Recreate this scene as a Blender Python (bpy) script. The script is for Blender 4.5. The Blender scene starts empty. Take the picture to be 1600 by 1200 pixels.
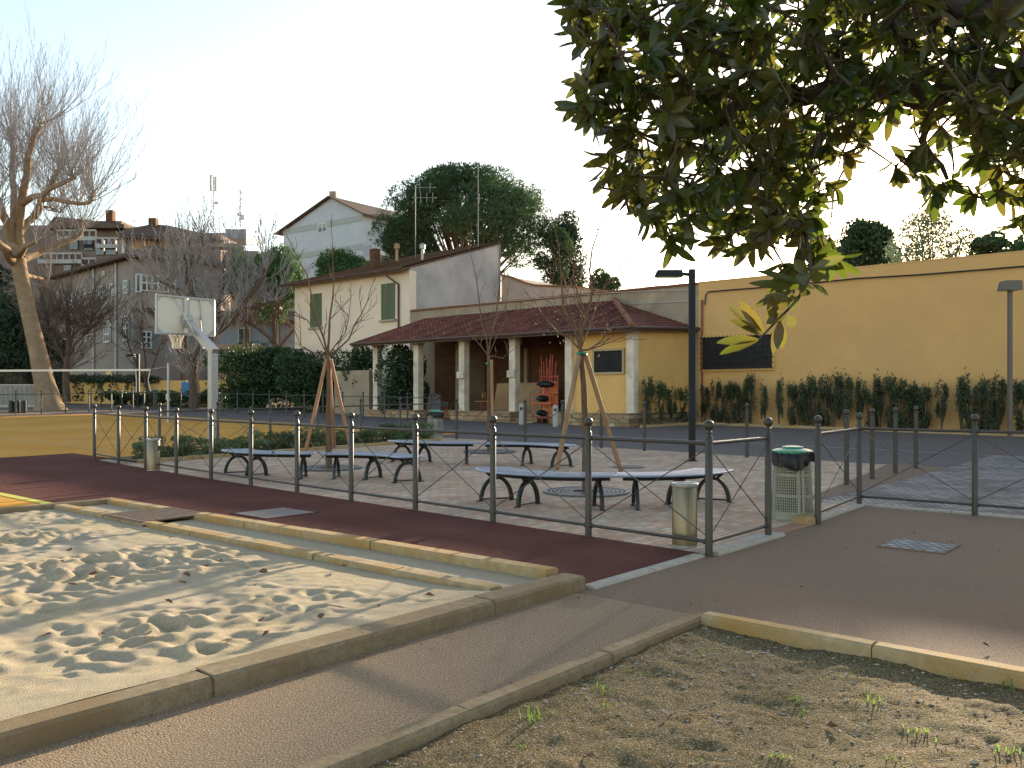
import bpy, math, random
import numpy as np
from mathutils import Vector, noise as mnoise
sc = bpy.context.scene
COL = sc.collection
R = math.radians

# ------------------------------------------------------------------ camera
EYE = 1.5; F = 1340.0            # eye height in metres, focal length in photo pixels (1600 wide)
cam = bpy.data.cameras.new('camera'); cam.sensor_width = 36; cam.lens = 36*F/1600; cam.shift_y = 20/1600
cam.clip_end = 3000; cam.clip_start = 0.05
co = bpy.data.objects.new('camera', cam); COL.objects.link(co)
co.location = (0, 0, EYE); co.rotation_euler = (R(90), 0, 0); sc.camera = co
sc.render.resolution_x = 1024; sc.render.resolution_y = 768

# ------------------------------------------------------------------ light
SUN_AZ = 27.6; SUN_EL = 12.95     # degrees right of the view axis, above the horizon
w = bpy.data.worlds.new('World'); sc.world = w; w.use_nodes = True
nt = w.node_tree; bg = nt.nodes['Background']
sky = nt.nodes.new('ShaderNodeTexSky'); sky.sky_type = 'NISHITA'; sky.sun_disc = False
sky.sun_elevation = R(SUN_EL); sky.sun_rotation = R(SUN_AZ)
sky.air_density = 1.0; sky.dust_density = .6; sky.ozone_density = 1.6
tint = nt.nodes.new('ShaderNodeMix'); tint.data_type = 'RGBA'; tint.blend_type = 'MULTIPLY'; tint.inputs[0].default_value = 1
tint.inputs[7].default_value = (1.18, .985, .82, 1)          # the warm white balance of a winter afternoon
nt.links.new(sky.outputs[0], tint.inputs[6]); nt.links.new(tint.outputs[2], bg.inputs[0]); bg.inputs[1].default_value = 0.15
sl = bpy.data.lights.new('sun', 'SUN'); sl.energy = 4.4; sl.angle = R(0.6); sl.color = (1.0, 0.83, 0.60)
so = bpy.data.objects.new('sun', sl); COL.objects.link(so)
a, e = R(SUN_AZ), R(SUN_EL)
sdir = Vector((math.sin(a)*math.cos(e), math.cos(a)*math.cos(e), math.sin(e)))
so.rotation_euler = sdir.to_track_quat('Z', 'Y').to_euler(); so.location = (20, 30, 30)
sc.view_settings.view_transform = 'Standard'; sc.view_settings.look = 'None'
sc.view_settings.gamma = 1; sc.view_settings.exposure = 1.55
try:
    sc.cycles.max_bounces = 6; sc.cycles.transparent_max_bounces = 8
except Exception: pass

# ------------------------------------------------------------------ coordinates
# the place is laid out on a grid: s runs back-left along the facades, n runs back-right
U1 = np.array((-.759, .651)); U2 = np.array((.651, .759))
def softp(x, k=1.5):
    return k*np.logaddexp(0, np.asarray(x, float)/k)
def g(Y): return .02*(softp(np.asarray(Y)-17)-softp(np.asarray(Y)-85))
def sn(s, n, z=None, dz=0.0):
    x = s*U1[0]+n*U2[0]; y = s*U1[1]+n*U2[1]
    return (x, y, float(g(y))+dz if z is None else z)
def px(x, y, Y): return ((x-800)/F*Y, Y, EYE-(y-620)/F*Y)          # point seen at photo pixel (x,y) at depth Y
def gp(x, Y, dz=0): X = (x-800)/F*Y; return (X, Y, float(g(Y))+dz)   # ground point under column x at depth Y
def on_n(x, y, n):                                                   # photo pixel on the vertical plane n = const
    k = (x-800)/F; Y = n/(U2[0]*k+U2[1]); return ((x-800)/F*Y, Y, EYE-(y-620)/F*Y)
def on_line(x, y, P, D):                                             # on vertical plane through P along D
    k = (x-800)/F; nx, ny = -D[1], D[0]; Y = (nx*P[0]+ny*P[1])/(nx*k+ny); return (k*Y, Y, EYE-(y-620)/F*Y)
def to_s(p): return p[0]*U1[0]+p[1]*U1[1]

# ------------------------------------------------------------------ materials
MATS = {}
def M(name, c1, c2=None, scale=6., rough=.8, metal=0., bump=.0, bscale=None, big=None, bigscale=.4, detail=6, stretch=None,
      spec=.5, speck=None, speckscale=200, rnd=0., trans=0., bdist=.02):
    if name in MATS: return MATS[name]
    m = bpy.data.materials.new(name); m.use_nodes = True; t = m.node_tree; N = t.nodes; L = t.links
    b = N['Principled BSDF']; b.inputs['Roughness'].default_value = rough; b.inputs['Metallic'].default_value = metal
    b.inputs['Specular IOR Level'].default_value = (.12 if rough >= .85 and spec == .5 else spec)
    tc = N.new('ShaderNodeTexCoord'); vec = tc.outputs['Object']
    if stretch:
        mp = N.new('ShaderNodeMapping'); mp.inputs['Scale'].default_value = stretch; L.new(vec, mp.inputs[0]); vec = mp.outputs[0]
    col = None
    def mix(fac, A, B, mode='MIX'):
        x = N.new('ShaderNodeMix'); x.data_type = 'RGBA'; x.blend_type = mode
        for i, v in ((0, fac), (6, A), (7, B)):
            if isinstance(v, (int, float)): x.inputs[i].default_value = v
            elif isinstance(v, tuple): x.inputs[i].default_value = (*v[:3], 1)
            else: L.new(v, x.inputs[i])
        return x.outputs[2]
    def nz(sc_, det=detail, lo=.3, hi=.7):
        n = N.new('ShaderNodeTexNoise'); n.inputs['Scale'].default_value = sc_; n.inputs['Detail'].default_value = det
        L.new(vec, n.inputs['Vector']); r = N.new('ShaderNodeMapRange'); r.inputs[1].default_value = lo; r.inputs[2].default_value = hi
        L.new(n.outputs[0], r.inputs[0]); return r.outputs[0], n
    if c2 is None: c2 = tuple(v*.8 for v in c1)
    f, n1 = nz(scale); col = mix(f, c1, c2)
    if big is not None:
        f2, _ = nz(bigscale, 5, .42, .68); col = mix(f2, col, big)
    if speck is not None:
        f3, _ = nz(speckscale, 2, .56, .64); col = mix(f3, col, speck)
    if rnd:
        oi = N.new('ShaderNodeObjectInfo'); r = N.new('ShaderNodeMapRange'); r.inputs[3].default_value = 1-rnd; r.inputs[4].default_value = 1+rnd
        L.new(oi.outputs['Random'], r.inputs[0]); cb = N.new('ShaderNodeHueSaturation'); L.new(r.outputs[0], cb.inputs['Value']); L.new(col, cb.inputs['Color']); col = cb.outputs[0]
    L.new(col, b.inputs['Base Color'])
    if bump:
        nb = N.new('ShaderNodeTexNoise'); nb.inputs['Scale'].default_value = bscale or scale*4; nb.inputs['Detail'].default_value = 5
        L.new(vec, nb.inputs['Vector']); bp = N.new('ShaderNodeBump'); bp.inputs['Strength'].default_value = bump; bp.inputs['Distance'].default_value = bdist
        L.new(nb.outputs[0], bp.inputs['Height']); L.new(bp.outputs[0], b.inputs['Normal'])
    if trans:
        tr = N.new('ShaderNodeBsdfTranslucent'); hs = N.new('ShaderNodeHueSaturation'); hs.inputs['Value'].default_value = 2.7; hs.inputs['Saturation'].default_value = 1.1
        L.new(col, hs.inputs['Color']); L.new(hs.outputs[0], tr.inputs[0]); ms = N.new('ShaderNodeMixShader'); ms.inputs[0].default_value = trans
        L.new(b.outputs[0], ms.inputs[1]); L.new(tr.outputs[0], ms.inputs[2]); L.new(ms.outputs[0], N['Material Output'].inputs[0])
    MATS[name] = m; return m
def brickmat(name, cA, cB, mortar, bw, bh, ms=.01, rot=0., rough=.85, tint=None, bump=.3, plane='XY', off=.5, vary=.5):
    if name in MATS: return MATS[name]
    m = bpy.data.materials.new(name); m.use_nodes = True; t = m.node_tree; N = t.nodes; L = t.links
    b = N['Principled BSDF']; b.inputs['Roughness'].default_value = rough; b.inputs['Specular IOR Level'].default_value = .18
    ge = N.new('ShaderNodeNewGeometry'); mp = N.new('ShaderNodeMapping'); mp.inputs['Rotation'].default_value = (0, 0, rot); L.new(ge.outputs['Position'], mp.inputs[0])
    vec = mp.outputs[0]
    if plane != 'XY':
        sp = N.new('ShaderNodeSeparateXYZ'); cb = N.new('ShaderNodeCombineXYZ'); L.new(vec, sp.inputs[0])
        L.new(sp.outputs['X' if plane == 'XZ' else 'Y'], cb.inputs[0]); L.new(sp.outputs['Z'], cb.inputs[1]); vec = cb.outputs[0]
    br = N.new('ShaderNodeTexBrick'); br.inputs['Scale'].default_value = 1; br.inputs['Brick Width'].default_value = bw; br.inputs['Row Height'].default_value = bh
    br.inputs['Mortar Size'].default_value = ms; br.offset = off; br.inputs['Mortar Smooth'].default_value = .3
    br.inputs['Color1'].default_value = (0, 0, 0, 1); br.inputs['Color2'].default_value = (1, 1, 1, 1); br.inputs['Mortar'].default_value = (.5, .5, .5, 1)
    L.new(vec, br.inputs['Vector'])
    rp = N.new('ShaderNodeValToRGB'); cr = rp.color_ramp
    cols = [cA, cB]+(tint or []); cr.elements[0].color = (*cols[0], 1); cr.elements[1].color = (*cols[1], 1)
    cr.elements[1].position = 1.0
    for i, c in enumerate(tint or []):
        el = cr.elements.new((i+1)/(len(tint)+1)); el.color = (*c, 1)
    L.new(br.outputs['Color'], rp.inputs[0])
    nz = N.new('ShaderNodeTexNoise'); nz.inputs['Scale'].default_value = 1.2; nz.inputs['Detail'].default_value = 8; L.new(vec, nz.inputs['Vector'])
    mr = N.new('ShaderNodeMapRange'); mr.inputs[3].default_value = 1-vary*.5; mr.inputs[4].default_value = 1+vary*.5; mr.inputs[1].default_value = .3; mr.inputs[2].default_value = .7; L.new(nz.outputs[0], mr.inputs[0])
    mm = N.new('ShaderNodeMix'); mm.data_type = 'RGBA'; L.new(br.outputs['Fac'], mm.inputs[0]); L.new(rp.outputs[0], mm.inputs[6]); mm.inputs[7].default_value = (*mortar, 1)
    hs = N.new('ShaderNodeHueSaturation'); L.new(mr.outputs[0], hs.inputs['Value']); L.new(mm.outputs[2], hs.inputs['Color']); L.new(hs.outputs[0], b.inputs['Base Color'])
    inv = N.new('ShaderNodeMath'); inv.operation = 'SUBTRACT'; inv.inputs[0].default_value = 1; L.new(br.outputs['Fac'], inv.inputs[1])
    n2 = N.new('ShaderNodeTexNoise'); n2.inputs['Scale'].default_value = 60; L.new(vec, n2.inputs['Vector'])
    ad = N.new('ShaderNodeMath'); ad.operation = 'MULTIPLY_ADD'; L.new(n2.outputs[0], ad.inputs[0]); ad.inputs[1].default_value = .4; L.new(inv.outputs[0], ad.inputs[2])
    bp = N.new('ShaderNodeBump'); bp.inputs['Strength'].default_value = bump; bp.inputs['Distance'].default_value = .01
    L.new(ad.outputs[0], bp.inputs['Height']); L.new(bp.outputs[0], b.inputs['Normal'])
    MATS[name] = m; return m

mt_asph = M('brown_asphalt', (.26,.172,.115), (.175,.115,.075), 90, .9, bump=.7, bscale=130, big=(.19,.13,.09), bigscale=.45, bdist=.012, speck=(.36,.27,.20), speckscale=150)
mt_path = M('gravel_path', (.38,.275,.175), (.18,.125,.08), 75, .9, bump=.9, bscale=95, big=(.27,.195,.125), bigscale=.8, bdist=.018, speck=(.48,.38,.27), speckscale=100)
mt_road = M('road_asphalt', (.18,.15,.135), (.11,.09,.08), 30, .9, bump=.8, bscale=60, big=(.13,.11,.10), bigscale=.35, speck=(.24,.21,.19), speckscale=40)
mt_rubber = M('red_rubber', (.115,.032,.024), (.07,.02,.015), 120, .95, bump=.6, bscale=150, big=(.125,.042,.033), bigscale=.7, speck=(.17,.085,.065), speckscale=220)
mt_court = M('ochre_court', (.60,.29,.05), (.50,.235,.04), 40, .9, bump=.3, bscale=120, big=(.62,.32,.07), bigscale=.25)
mt_yel = M('yellow_rubber', (.66,.32,.045), (.54,.26,.04), 90, .9, bump=.4, bscale=150)
mt_yline = M('lime_line', (.55,.50,.06), (.45,.42,.05), 30)
mt_line = M('white_line', (.62,.50,.34), (.5,.36,.18), 20)
mt_rline = M('road_line', (.42,.42,.42), (.3,.3,.3), 12)
mt_sand = M('sand', (.48,.385,.24), (.34,.265,.16), 60, .95, bump=.8, bscale=170, big=(.40,.33,.24), bigscale=1.0, bdist=.012, speck=(.55,.49,.38), speckscale=260)
mt_soil = M('gravel_soil', (.27,.195,.085), (.10,.07,.03), 40, .95, bump=1., bscale=110, big=(.17,.13,.05), bigscale=1.6, bdist=.03, speck=(.46,.39,.30), speckscale=120)
mt_stone = M('kerb_stone', (.46,.34,.19), (.30,.215,.115), 14, .9, bump=.5, bscale=110, big=(.38,.22,.07), bigscale=2.4, bdist=.006, speck=(.36,.28,.17), speckscale=90)
mt_stone2 = M('kerb_stone_worn', (.31,.24,.15), (.20,.15,.09), 18, .9, bump=.5, bscale=120, big=(.22,.15,.08), bigscale=2.2, bdist=.006, speck=(.18,.135,.085), speckscale=110)
mt_pale = M('pale_stone', (.42,.37,.30), (.32,.28,.225), 12, .8, bump=.4, bscale=40)
ROT = -math.atan2(U2[1], U2[0])
mt_paver = brickmat('clay_pavers', (.44,.235,.145), (.50,.395,.275), (.21,.17,.13), .21, .105, .007, rot=ROT, tint=[(.52,.36,.235), (.38,.26,.195), (.54,.43,.31), (.46,.28,.18)], vary=.4)
mt_cobble = brickmat('cobbles', (.19,.165,.15), (.30,.265,.24), (.09,.08,.07), .11, .11, .014, rot=ROT+.6, tint=[(.24,.21,.195), (.34,.30,.26)], bump=1., vary=.8)
mt_cob2 = brickmat('cobbles_patch', (.22,.24,.24), (.38,.39,.38), (.12,.11,.11), .1, .1, .014, rot=ROT+.5, tint=[(.26,.27,.26)], bump=1., vary=.4)
mt_iron = M('post_paint', (.062,.054,.045), (.048,.042,.036), 5, .45, .15, bump=.05, bscale=60)
mt_bench = M('bench_paint', (.33,.37,.45), (.29,.33,.40), 8, .34, .45)
mt_dark = M('cast_iron', (.035,.036,.04), (.028,.028,.03), 8, .4, .5)
mt_black = M('black_paint', (.018,.018,.02), (.014,.014,.015), 8, .6, 0, spec=.25)
mt_steel = M('brushed_steel', (.25,.205,.14), (.20,.165,.11), 3, .38, .9, stretch=(1, 1, .05), bump=.05)
mt_galv = M('galvanised', (.42,.42,.41), (.34,.34,.34), 12, .45, .7)
mt_bin = M('bin_plastic', (.34,.33,.25), (.29,.28,.215), 6, .5)
mt_green = M('lid_green', (.02,.26,.13), (.015,.22,.11), 6, .35)
mt_bag = M('bag_black', (.009,.009,.011), (.013,.013,.015), 10, .38, spec=.35)
mt_wall = M('yellow_plaster', (.66,.395,.155), (.61,.36,.14), 1.2, .92, bump=.25, bscale=45, big=(.58,.345,.145), bigscale=.35)
mt_wall2 = M('yellow_plaster_warm', (.74,.46,.165), (.68,.41,.145), 1.4, .92, bump=.2, bscale=45)
mt_old = M('weathered_plaster', (.42,.33,.23), (.27,.20,.14), 1.6, .95, bump=.5, bscale=20, big=(.33,.27,.20), bigscale=.7)
mt_cream = M('cream_plaster', (.82,.66,.50), (.74,.60,.46), .9, .92, bump=.2, bscale=30, big=(.72,.62,.50), bigscale=.35)
mt_grey = M('grey_render', (.42,.39,.39), (.33,.31,.31), 1.5, .92, bump=.3, bscale=20, big=(.50,.45,.42), bigscale=.5)
mt_white = M('white_column', (.76,.66,.52), (.64,.54,.42), 3, .85, bump=.3, bscale=25, big=(.5,.42,.33), bigscale=2)
mt_tile = brickmat('roof_tiles', (.17,.055,.04), (.27,.10,.07), (.07,.035,.028), .24, .33, .02, rot=ROT-R(90)*0, tint=[(.22,.075,.05), (.15,.055,.045)], bump=.8, vary=.5, off=0.)
mt_tile2 = M('dark_tiles', (.15,.085,.06), (.09,.05,.04), 5, .9, bump=.7, bscale=14, big=(.12,.09,.06), bigscale=1)
mt_coping = M('brick_coping', (.32,.15,.085), (.22,.11,.07), 8, .9, bump=.5)
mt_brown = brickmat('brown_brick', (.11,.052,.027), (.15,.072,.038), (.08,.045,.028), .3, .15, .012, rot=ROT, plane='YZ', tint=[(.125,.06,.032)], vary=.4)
mt_sbrick = brickmat('stone_blocks', (.34,.24,.13), (.46,.36,.21), (.20,.15,.09), .42, .16, .02, rot=ROT, plane='YZ', tint=[(.30,.20,.11), (.40,.24,.13)], bump=.9, vary=.6)
mt_shut = M('green_shutter', (.12,.15,.075), (.095,.125,.06), 6, .6)
mt_shut2 = M('grey_shutter', (.20,.24,.26), (.16,.20,.22), 6, .7)
mt_dim = M('dim_pane', (.05,.045,.045), (.025,.024,.026), 2.5, .6, spec=.15)
mt_frame = M('window_white', (.66,.64,.60), (.56,.54,.5), 6, .6)
mt_glass = M('dark_glass', (.035,.04,.045), (.02,.022,.026), 3, .12, spec=.8)
mt_bark = M('plane_bark', (.36,.25,.165), (.20,.15,.09), 3.2, .9, bump=.5, bscale=14, big=(.25,.18,.11), bigscale=1.4)
mt_bark2 = M('dark_bark', (.15,.10,.075), (.085,.062,.05), 9, .9, bump=.7, bscale=30, stretch=(1,1,.3))
mt_bark3 = M('young_bark', (.20,.125,.075), (.12,.075,.048), 14, .85, bump=.6, bscale=40, stretch=(1,1,.3))
mt_twig = M('twig', (.36,.33,.32), (.26,.235,.225), 4, .85)
mt_twig2 = M('twig_dark', (.17,.125,.10), (.10,.08,.07), 4, .85)
mt_stake = M('stake_wood', (.40,.20,.10), (.28,.14,.07), 6, .8, stretch=(1,1,.2), bump=.3)
mt_stake2 = M('stake_pale', (.34,.20,.10), (.24,.14,.07), 6, .8, stretch=(1,1,.2), bump=.3)
mt_pine = M('pine_needles', (.024,.05,.02), (.042,.078,.026), 1.3, .7, rnd=.1, trans=.2)
mt_pine2 = M('pine_bright', (.035,.085,.022), (.06,.12,.032), 1.3, .7, trans=.2)
mt_cyp = M('cypress_leaf', (.02,.042,.018), (.035,.06,.025), 1.5, .7, trans=.1)
mt_hedge = M('laurel_leaf', (.04,.075,.024), (.025,.05,.018), 2.5, .5, rnd=.15, trans=.2)
mt_ivy = M('ivy_leaf', (.025,.048,.018), (.045,.075,.03), 4, .45, trans=.15)
mt_shrub = M('shrub_leaf', (.05,.085,.028), (.09,.11,.045), 5, .5, rnd=.25, trans=.25)
mt_wallsh = M('wall_shrub_leaf', (.035,.055,.025), (.06,.08,.035), 5, .5, rnd=.2, trans=.2)
mt_pale_tree = M('pale_foliage', (.14,.18,.12), (.10,.135,.085), 2, .8, trans=.2)  # pale grey-green leaf tone for the cedar
mt_orange = M('orange_panel', (.50,.24,.06), (.42,.19,.05), 3, .8)
mt_red = M('red_paint', (.45,.055,.03), (.36,.04,.025), 6, .5)
mt_orangep = M('orange_paint', (.62,.20,.04), (.52,.16,.03), 6, .5)
mt_ply = M('plywood', (.42,.28,.15), (.32,.20,.10), 2.5, .8, stretch=(1,1,.3), big=(.30,.18,.09), bigscale=1.3)
mt_wood = M('pallet_wood', (.34,.24,.14), (.24,.17,.10), 6, .85, stretch=(1,1,.3))
mt_blue = M('blue_banner', (.04,.22,.50), (.04,.19,.44), 3, .6)
mt_board = M('backboard', (.74,.68,.58), (.68,.62,.52), 1.5, .5)
mt_net = M('net_cord', (.75,.70,.62), (.62,.58,.5), 8, .8)
mt_brown_leaf = M('dry_leaf', (.22,.10,.05), (.13,.06,.035), 8, .8)
mt_grass = M('grass_blade', (.12,.19,.04), (.08,.13,.03), 6, .7, trans=.4)
mt_pebble = M('pebble', (.38,.31,.23), (.20,.15,.10), 20, .85, big=(.5,.44,.37), bigscale=9)

# ------------------------------------------------------------------ mesh builder
ORG = {}
class MB:
    def __init__(s): s.v = []; s.f = []; s.m = []; s.cur = 0; s.n = 0
    def add(s, vs, fs):
        s.v.append(np.asarray(vs, float).reshape(-1, 3)); o = s.n
        s.f.extend([tuple(i+o for i in f) for f in fs]); s.m.extend([s.cur]*len(fs)); s.n += len(vs)
    def box(s, c, size, rz=0., tilt=None):
        x, y, z = [d/2 for d in size]
        p = np.array([(-x,-y,-z),(x,-y,-z),(x,y,-z),(-x,y,-z),(-x,-y,z),(x,-y,z),(x,y,z),(-x,y,z)])
        if tilt is not None: p = p@np.array(tilt.to_matrix()).T if hasattr(tilt, 'to_matrix') else p
        ca, sa = math.cos(rz), math.sin(rz); p = p@np.array([[ca, sa, 0], [-sa, ca, 0], [0, 0, 1]])
        s.add(p+np.array(c), [(0,3,2,1),(4,5,6,7),(0,1,5,4),(1,2,6,5),(2,3,7,6),(3,0,4,7)])
    def snbox(s, s0, s1, n0, n1, z0, z1):                     # box aligned with the grid of the place
        c = sn((s0+s1)/2, (n0+n1)/2, (z0+z1)/2)
        s.box(c, (abs(n1-n0), abs(s1-s0), z1-z0), -ROT)
    def bar(s, a, b, w, h=None):                              # rectangular bar from a to b
        a = Vector(a); b = Vector(b); h = h or w; d = (b-a).normalized()
        up = Vector((0, 0, 1)) if abs(d.z) < .95 else Vector((0, 1, 0))
        r = d.cross(up).normalized(); u = r.cross(d)
        p = []
        for q in (a, b):
            for i, j in ((-1,-1),(1,-1),(1,1),(-1,1)): p.append(tuple(q+r*(i*w/2)+u*(j*h/2)))
        s.add(p, [(0,3,2,1),(4,5,6,7),(0,1,5,4),(1,2,6,5),(2,3,7,6),(3,0,4,7)])
    def tube(s, pts, rad, sides=8, cap=True):
        P = [np.array(p, float) for p in pts]; k = len(P)
        if isinstance(rad, (int, float)): rad = [rad]*k
        vs = []; prev = None
        for i in range(k):
            d = P[min(i+1, k-1)]-P[max(i-1, 0)]; L = np.linalg.norm(d); d = d/L if L > 1e-9 else np.array((0, 0, 1.))
            if prev is None:
                up = np.array((0, 0, 1.)) if abs(d[2]) < .9 else np.array((1., 0, 0)); r = np.cross(d, up)
            else: r = prev-d*np.dot(prev, d)
            r /= (np.linalg.norm(r)+1e-12); prev = r; u = np.cross(r, d)
            for j in range(sides):
                t = 2*math.pi*j/sides; vs.append(P[i]+(r*math.cos(t)+u*math.sin(t))*rad[i])
        fs = [(i*sides+j, i*sides+(j+1)%sides, (i+1)*sides+(j+1)%sides, (i+1)*sides+j) for i in range(k-1) for j in range(sides)]
        if cap: fs += [tuple(range(sides-1, -1, -1)), tuple((k-1)*sides+j for j in range(sides))]
        s.add(vs, fs)
    def lathe(s, c, prof, sides=20, capt=True, capb=True):    # prof = [(r, z)...]
        vs = [(c[0]+r*math.cos(2*math.pi*j/sides), c[1]+r*math.sin(2*math.pi*j/sides), c[2]+z) for r, z in prof for j in range(sides)]
        k = len(prof)
        fs = [(i*sides+j, i*sides+(j+1)%sides, (i+1)*sides+(j+1)%sides, (i+1)*sides+j) for i in range(k-1) for j in range(sides)]
        if capb: fs.append(tuple(range(sides-1, -1, -1)))
        if capt: fs.append(tuple((k-1)*sides+j for j in range(sides)))
        s.add(vs, fs)
    def ball(s, c, r, u=14, v=8):
        s.lathe(c, [(max(1e-4, r*math.sin(math.pi*i/v)), -r*math.cos(math.pi*i/v)) for i in range(v+1)], u)
    def prism(s, poly, off):                                  # 3-D polygon extruded by a vector
        n = len(poly); P = [tuple(p) for p in poly]; Q = [tuple(np.array(p)+np.array(off)) for p in poly]
        s.add(P+Q, [tuple(range(n-1, -1, -1)), tuple(range(n, 2*n))]+[(i, (i+1)%n, n+(i+1)%n, n+i) for i in range(n)])
    def cards(s, C, D, Up, ln, wd, fold=0.15):                # many leaf shaped pairs of triangles
        C = np.asarray(C); n = len(C)
        if n == 0: return
        ln = np.broadcast_to(ln, (n,))[:, None]; wd = np.broadcast_to(wd, (n,))[:, None]
        D = D/np.linalg.norm(D, axis=1)[:, None]; S = np.cross(D, Up); S /= (np.linalg.norm(S, axis=1)[:, None]+1e-9); N_ = np.cross(S, D)
        a = C-D*ln/2; b = C+D*ln/2; l = C+S*wd/2+N_*wd*fold; r = C-S*wd/2+N_*wd*fold
        V = np.stack([a, l, b, r], 1).reshape(-1, 3)
        o = s.n; s.v.append(V); i = np.arange(n)*4+o
        F_ = np.stack([i, i+1, i+2, i+3], 1); s.f.extend(map(tuple, F_.tolist())); s.m.extend([s.cur]*n); s.n += 4*n
    def build(s, name, mat, parent=None, origin=None, smooth=False):
        V = np.concatenate(s.v) if s.v else np.zeros((0, 3))
        if parent is not None: o = np.array(ORG[parent.name])
        elif origin is not None: o = np.array(origin, float)
        else: o = np.zeros(3)
        me = bpy.data.meshes.new(name); me.from_pydata((V-o).tolist(), [], s.f)
        for m in (mat if isinstance(mat, (list, tuple)) else [mat]): me.materials.append(m)
        if isinstance(mat, (list, tuple)): me.polygons.foreach_set('material_index', s.m)
        if smooth: me.polygons.foreach_set('use_smooth', [True]*len(me.polygons))
        me.update(); ob = bpy.data.objects.new(name, me); COL.objects.link(ob)
        if parent is not None: ob.parent = parent; ORG[ob.name] = tuple(o)
        else: ob.location = tuple(o); ORG[ob.name] = tuple(o)
        if smooth and len(me.polygons) < 60000:
            try: me.set_sharp_from_angle(angle=R(42))
            except Exception: pass
        return ob
def tag(o, label=None, cat=None, group=None, kind=None):
    if label: o['label'] = label
    if cat: o['category'] = cat
    if group: o['group'] = group
    if kind: o['kind'] = kind
    return o
def thing(name, label, cat, loc=(0, 0, 0), group=None):
    o = bpy.data.objects.new(name, None); o.empty_display_size = .1; COL.objects.link(o); o.location = loc; ORG[o.name] = tuple(loc)
    return tag(o, label, cat, group)
def copy_tree(o, loc=None, rz=None, sc_=None, parent=None, label=None):
    c = o.copy(); COL.objects.link(c)
    if parent is not None: c.parent = parent
    if loc is not None: c.location = loc
    if rz is not None: c.rotation_euler = (0, 0, rz)
    if sc_ is not None: c.scale = sc_ if isinstance(sc_, tuple) else (sc_,)*3
    if label: c['label'] = label
    for ch in list(o.children): copy_tree(ch, parent=c)
    return c
def inst(src, name, loc, parent):                             # another mesh object sharing src's mesh, at world loc under parent
    c = bpy.data.objects.new(name, src.data); COL.objects.link(c); c.parent = parent
    o = ORG[parent.name]; c.location = tuple(np.array(loc)-np.array(o)); ORG[c.name] = tuple(loc); return c
ORDN = ['first','second','third','fourth','fifth','sixth','seventh','eighth','ninth','tenth','eleventh','twelfth','thirteenth','fourteenth','fifteenth','sixteenth',
        'seventeenth','eighteenth','nineteenth','twentieth','twenty-first','twenty-second','twenty-third','twenty-fourth','twenty-fifth','twenty-sixth','twenty-seventh','twenty-eighth','twenty-ninth','thirtieth','thirty-first','thirty-second']

# ------------------------------------------------------------------ ground
def nedge(S): return 7.40+(S-3.87)*.0805
def grid_sheet(name, mat, S, Nn, dz, zf=None, kind='structure', warp=None):
    S = np.asarray(S, float); Nn = np.asarray(Nn, float); SS, NN = np.meshgrid(S, Nn, indexing='ij')
    if warp: NN = warp(SS, NN)
    X = SS*U1[0]+NN*U2[0]; Y = SS*U1[1]+NN*U2[1]; Z = g(Y)+dz
    if zf is not None: Z = Z+zf(SS, NN)
    V = np.stack([X, Y, Z], -1).reshape(-1, 3); a, b = len(S), len(Nn)
    I = np.arange(a*b).reshape(a, b); q = np.stack([I[:-1, :-1], I[:-1, 1:], I[1:, 1:], I[1:, :-1]], -1).reshape(-1, 4)[:, ::-1]
    m = MB(); m.v = [V]; m.f = [tuple(r) for r in q.tolist()]; m.m = [0]*len(m.f); m.n = len(V)
    o = m.build(name, mat, smooth=True)
    if kind: o['kind'] = kind
    return o
def rng(a, b, st=1.): return np.linspace(a, b, max(2, int(abs(b-a)/st)+1))
far = np.array([-700, -350, -150, -80, -50])
grid_sheet('ground', mt_asph, np.concatenate([far, rng(-30, 80, 1), [100, 140, 220, 400, 800]]), np.concatenate([far, rng(-30, 60, 1), [75, 100, 150, 300, 800]]), -.006)
grid_sheet('gravel_path', mt_path, rng(2.7, 4.0), rng(-8, 5.3), 0)
grid_sheet('road', mt_road, rng(4.7, 75), rng(19.3, 34), 0)
grid_sheet('road', mt_road, rng(-14, 4.7), rng(23.4, 32.6), 0)
grid_sheet('cobbled_road', mt_cobble, rng(-14, 4.7), rng(12.25, 23.4), .007)
grid_sheet('brick_plaza', mt_paver, rng(4.0, 19.9), rng(0, 1, 1/12), .003, warp=lambda a, b: nedge(a)+(19.3-nedge(a))*b)
grid_sheet('red_rubber_surface', mt_rubber, rng(4.02, 22.2), rng(0, 1, .3), .006, warp=lambda a, b: 4.95+(nedge(a)-4.95)*b)
grid_sheet('red_rubber_surface', mt_rubber, rng(19.9, 22.2), rng(8.5, 9.1), .008)
grid_sheet('sports_court', mt_court, rng(22.2, 47), rng(-6, 21.6), .004)
grid_sheet('sports_court', mt_court, rng(20.25, 22.2), rng(9.0, 21.6), .004)
grid_sheet('yellow_play_surface', mt_yel, rng(11.8, 22.2), rng(-8, 4.87), .004)
grid_sheet('yellow_border_line', mt_yline, rng(11.8, 22.2), np.array([4.80, 4.95]), .010)
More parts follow.
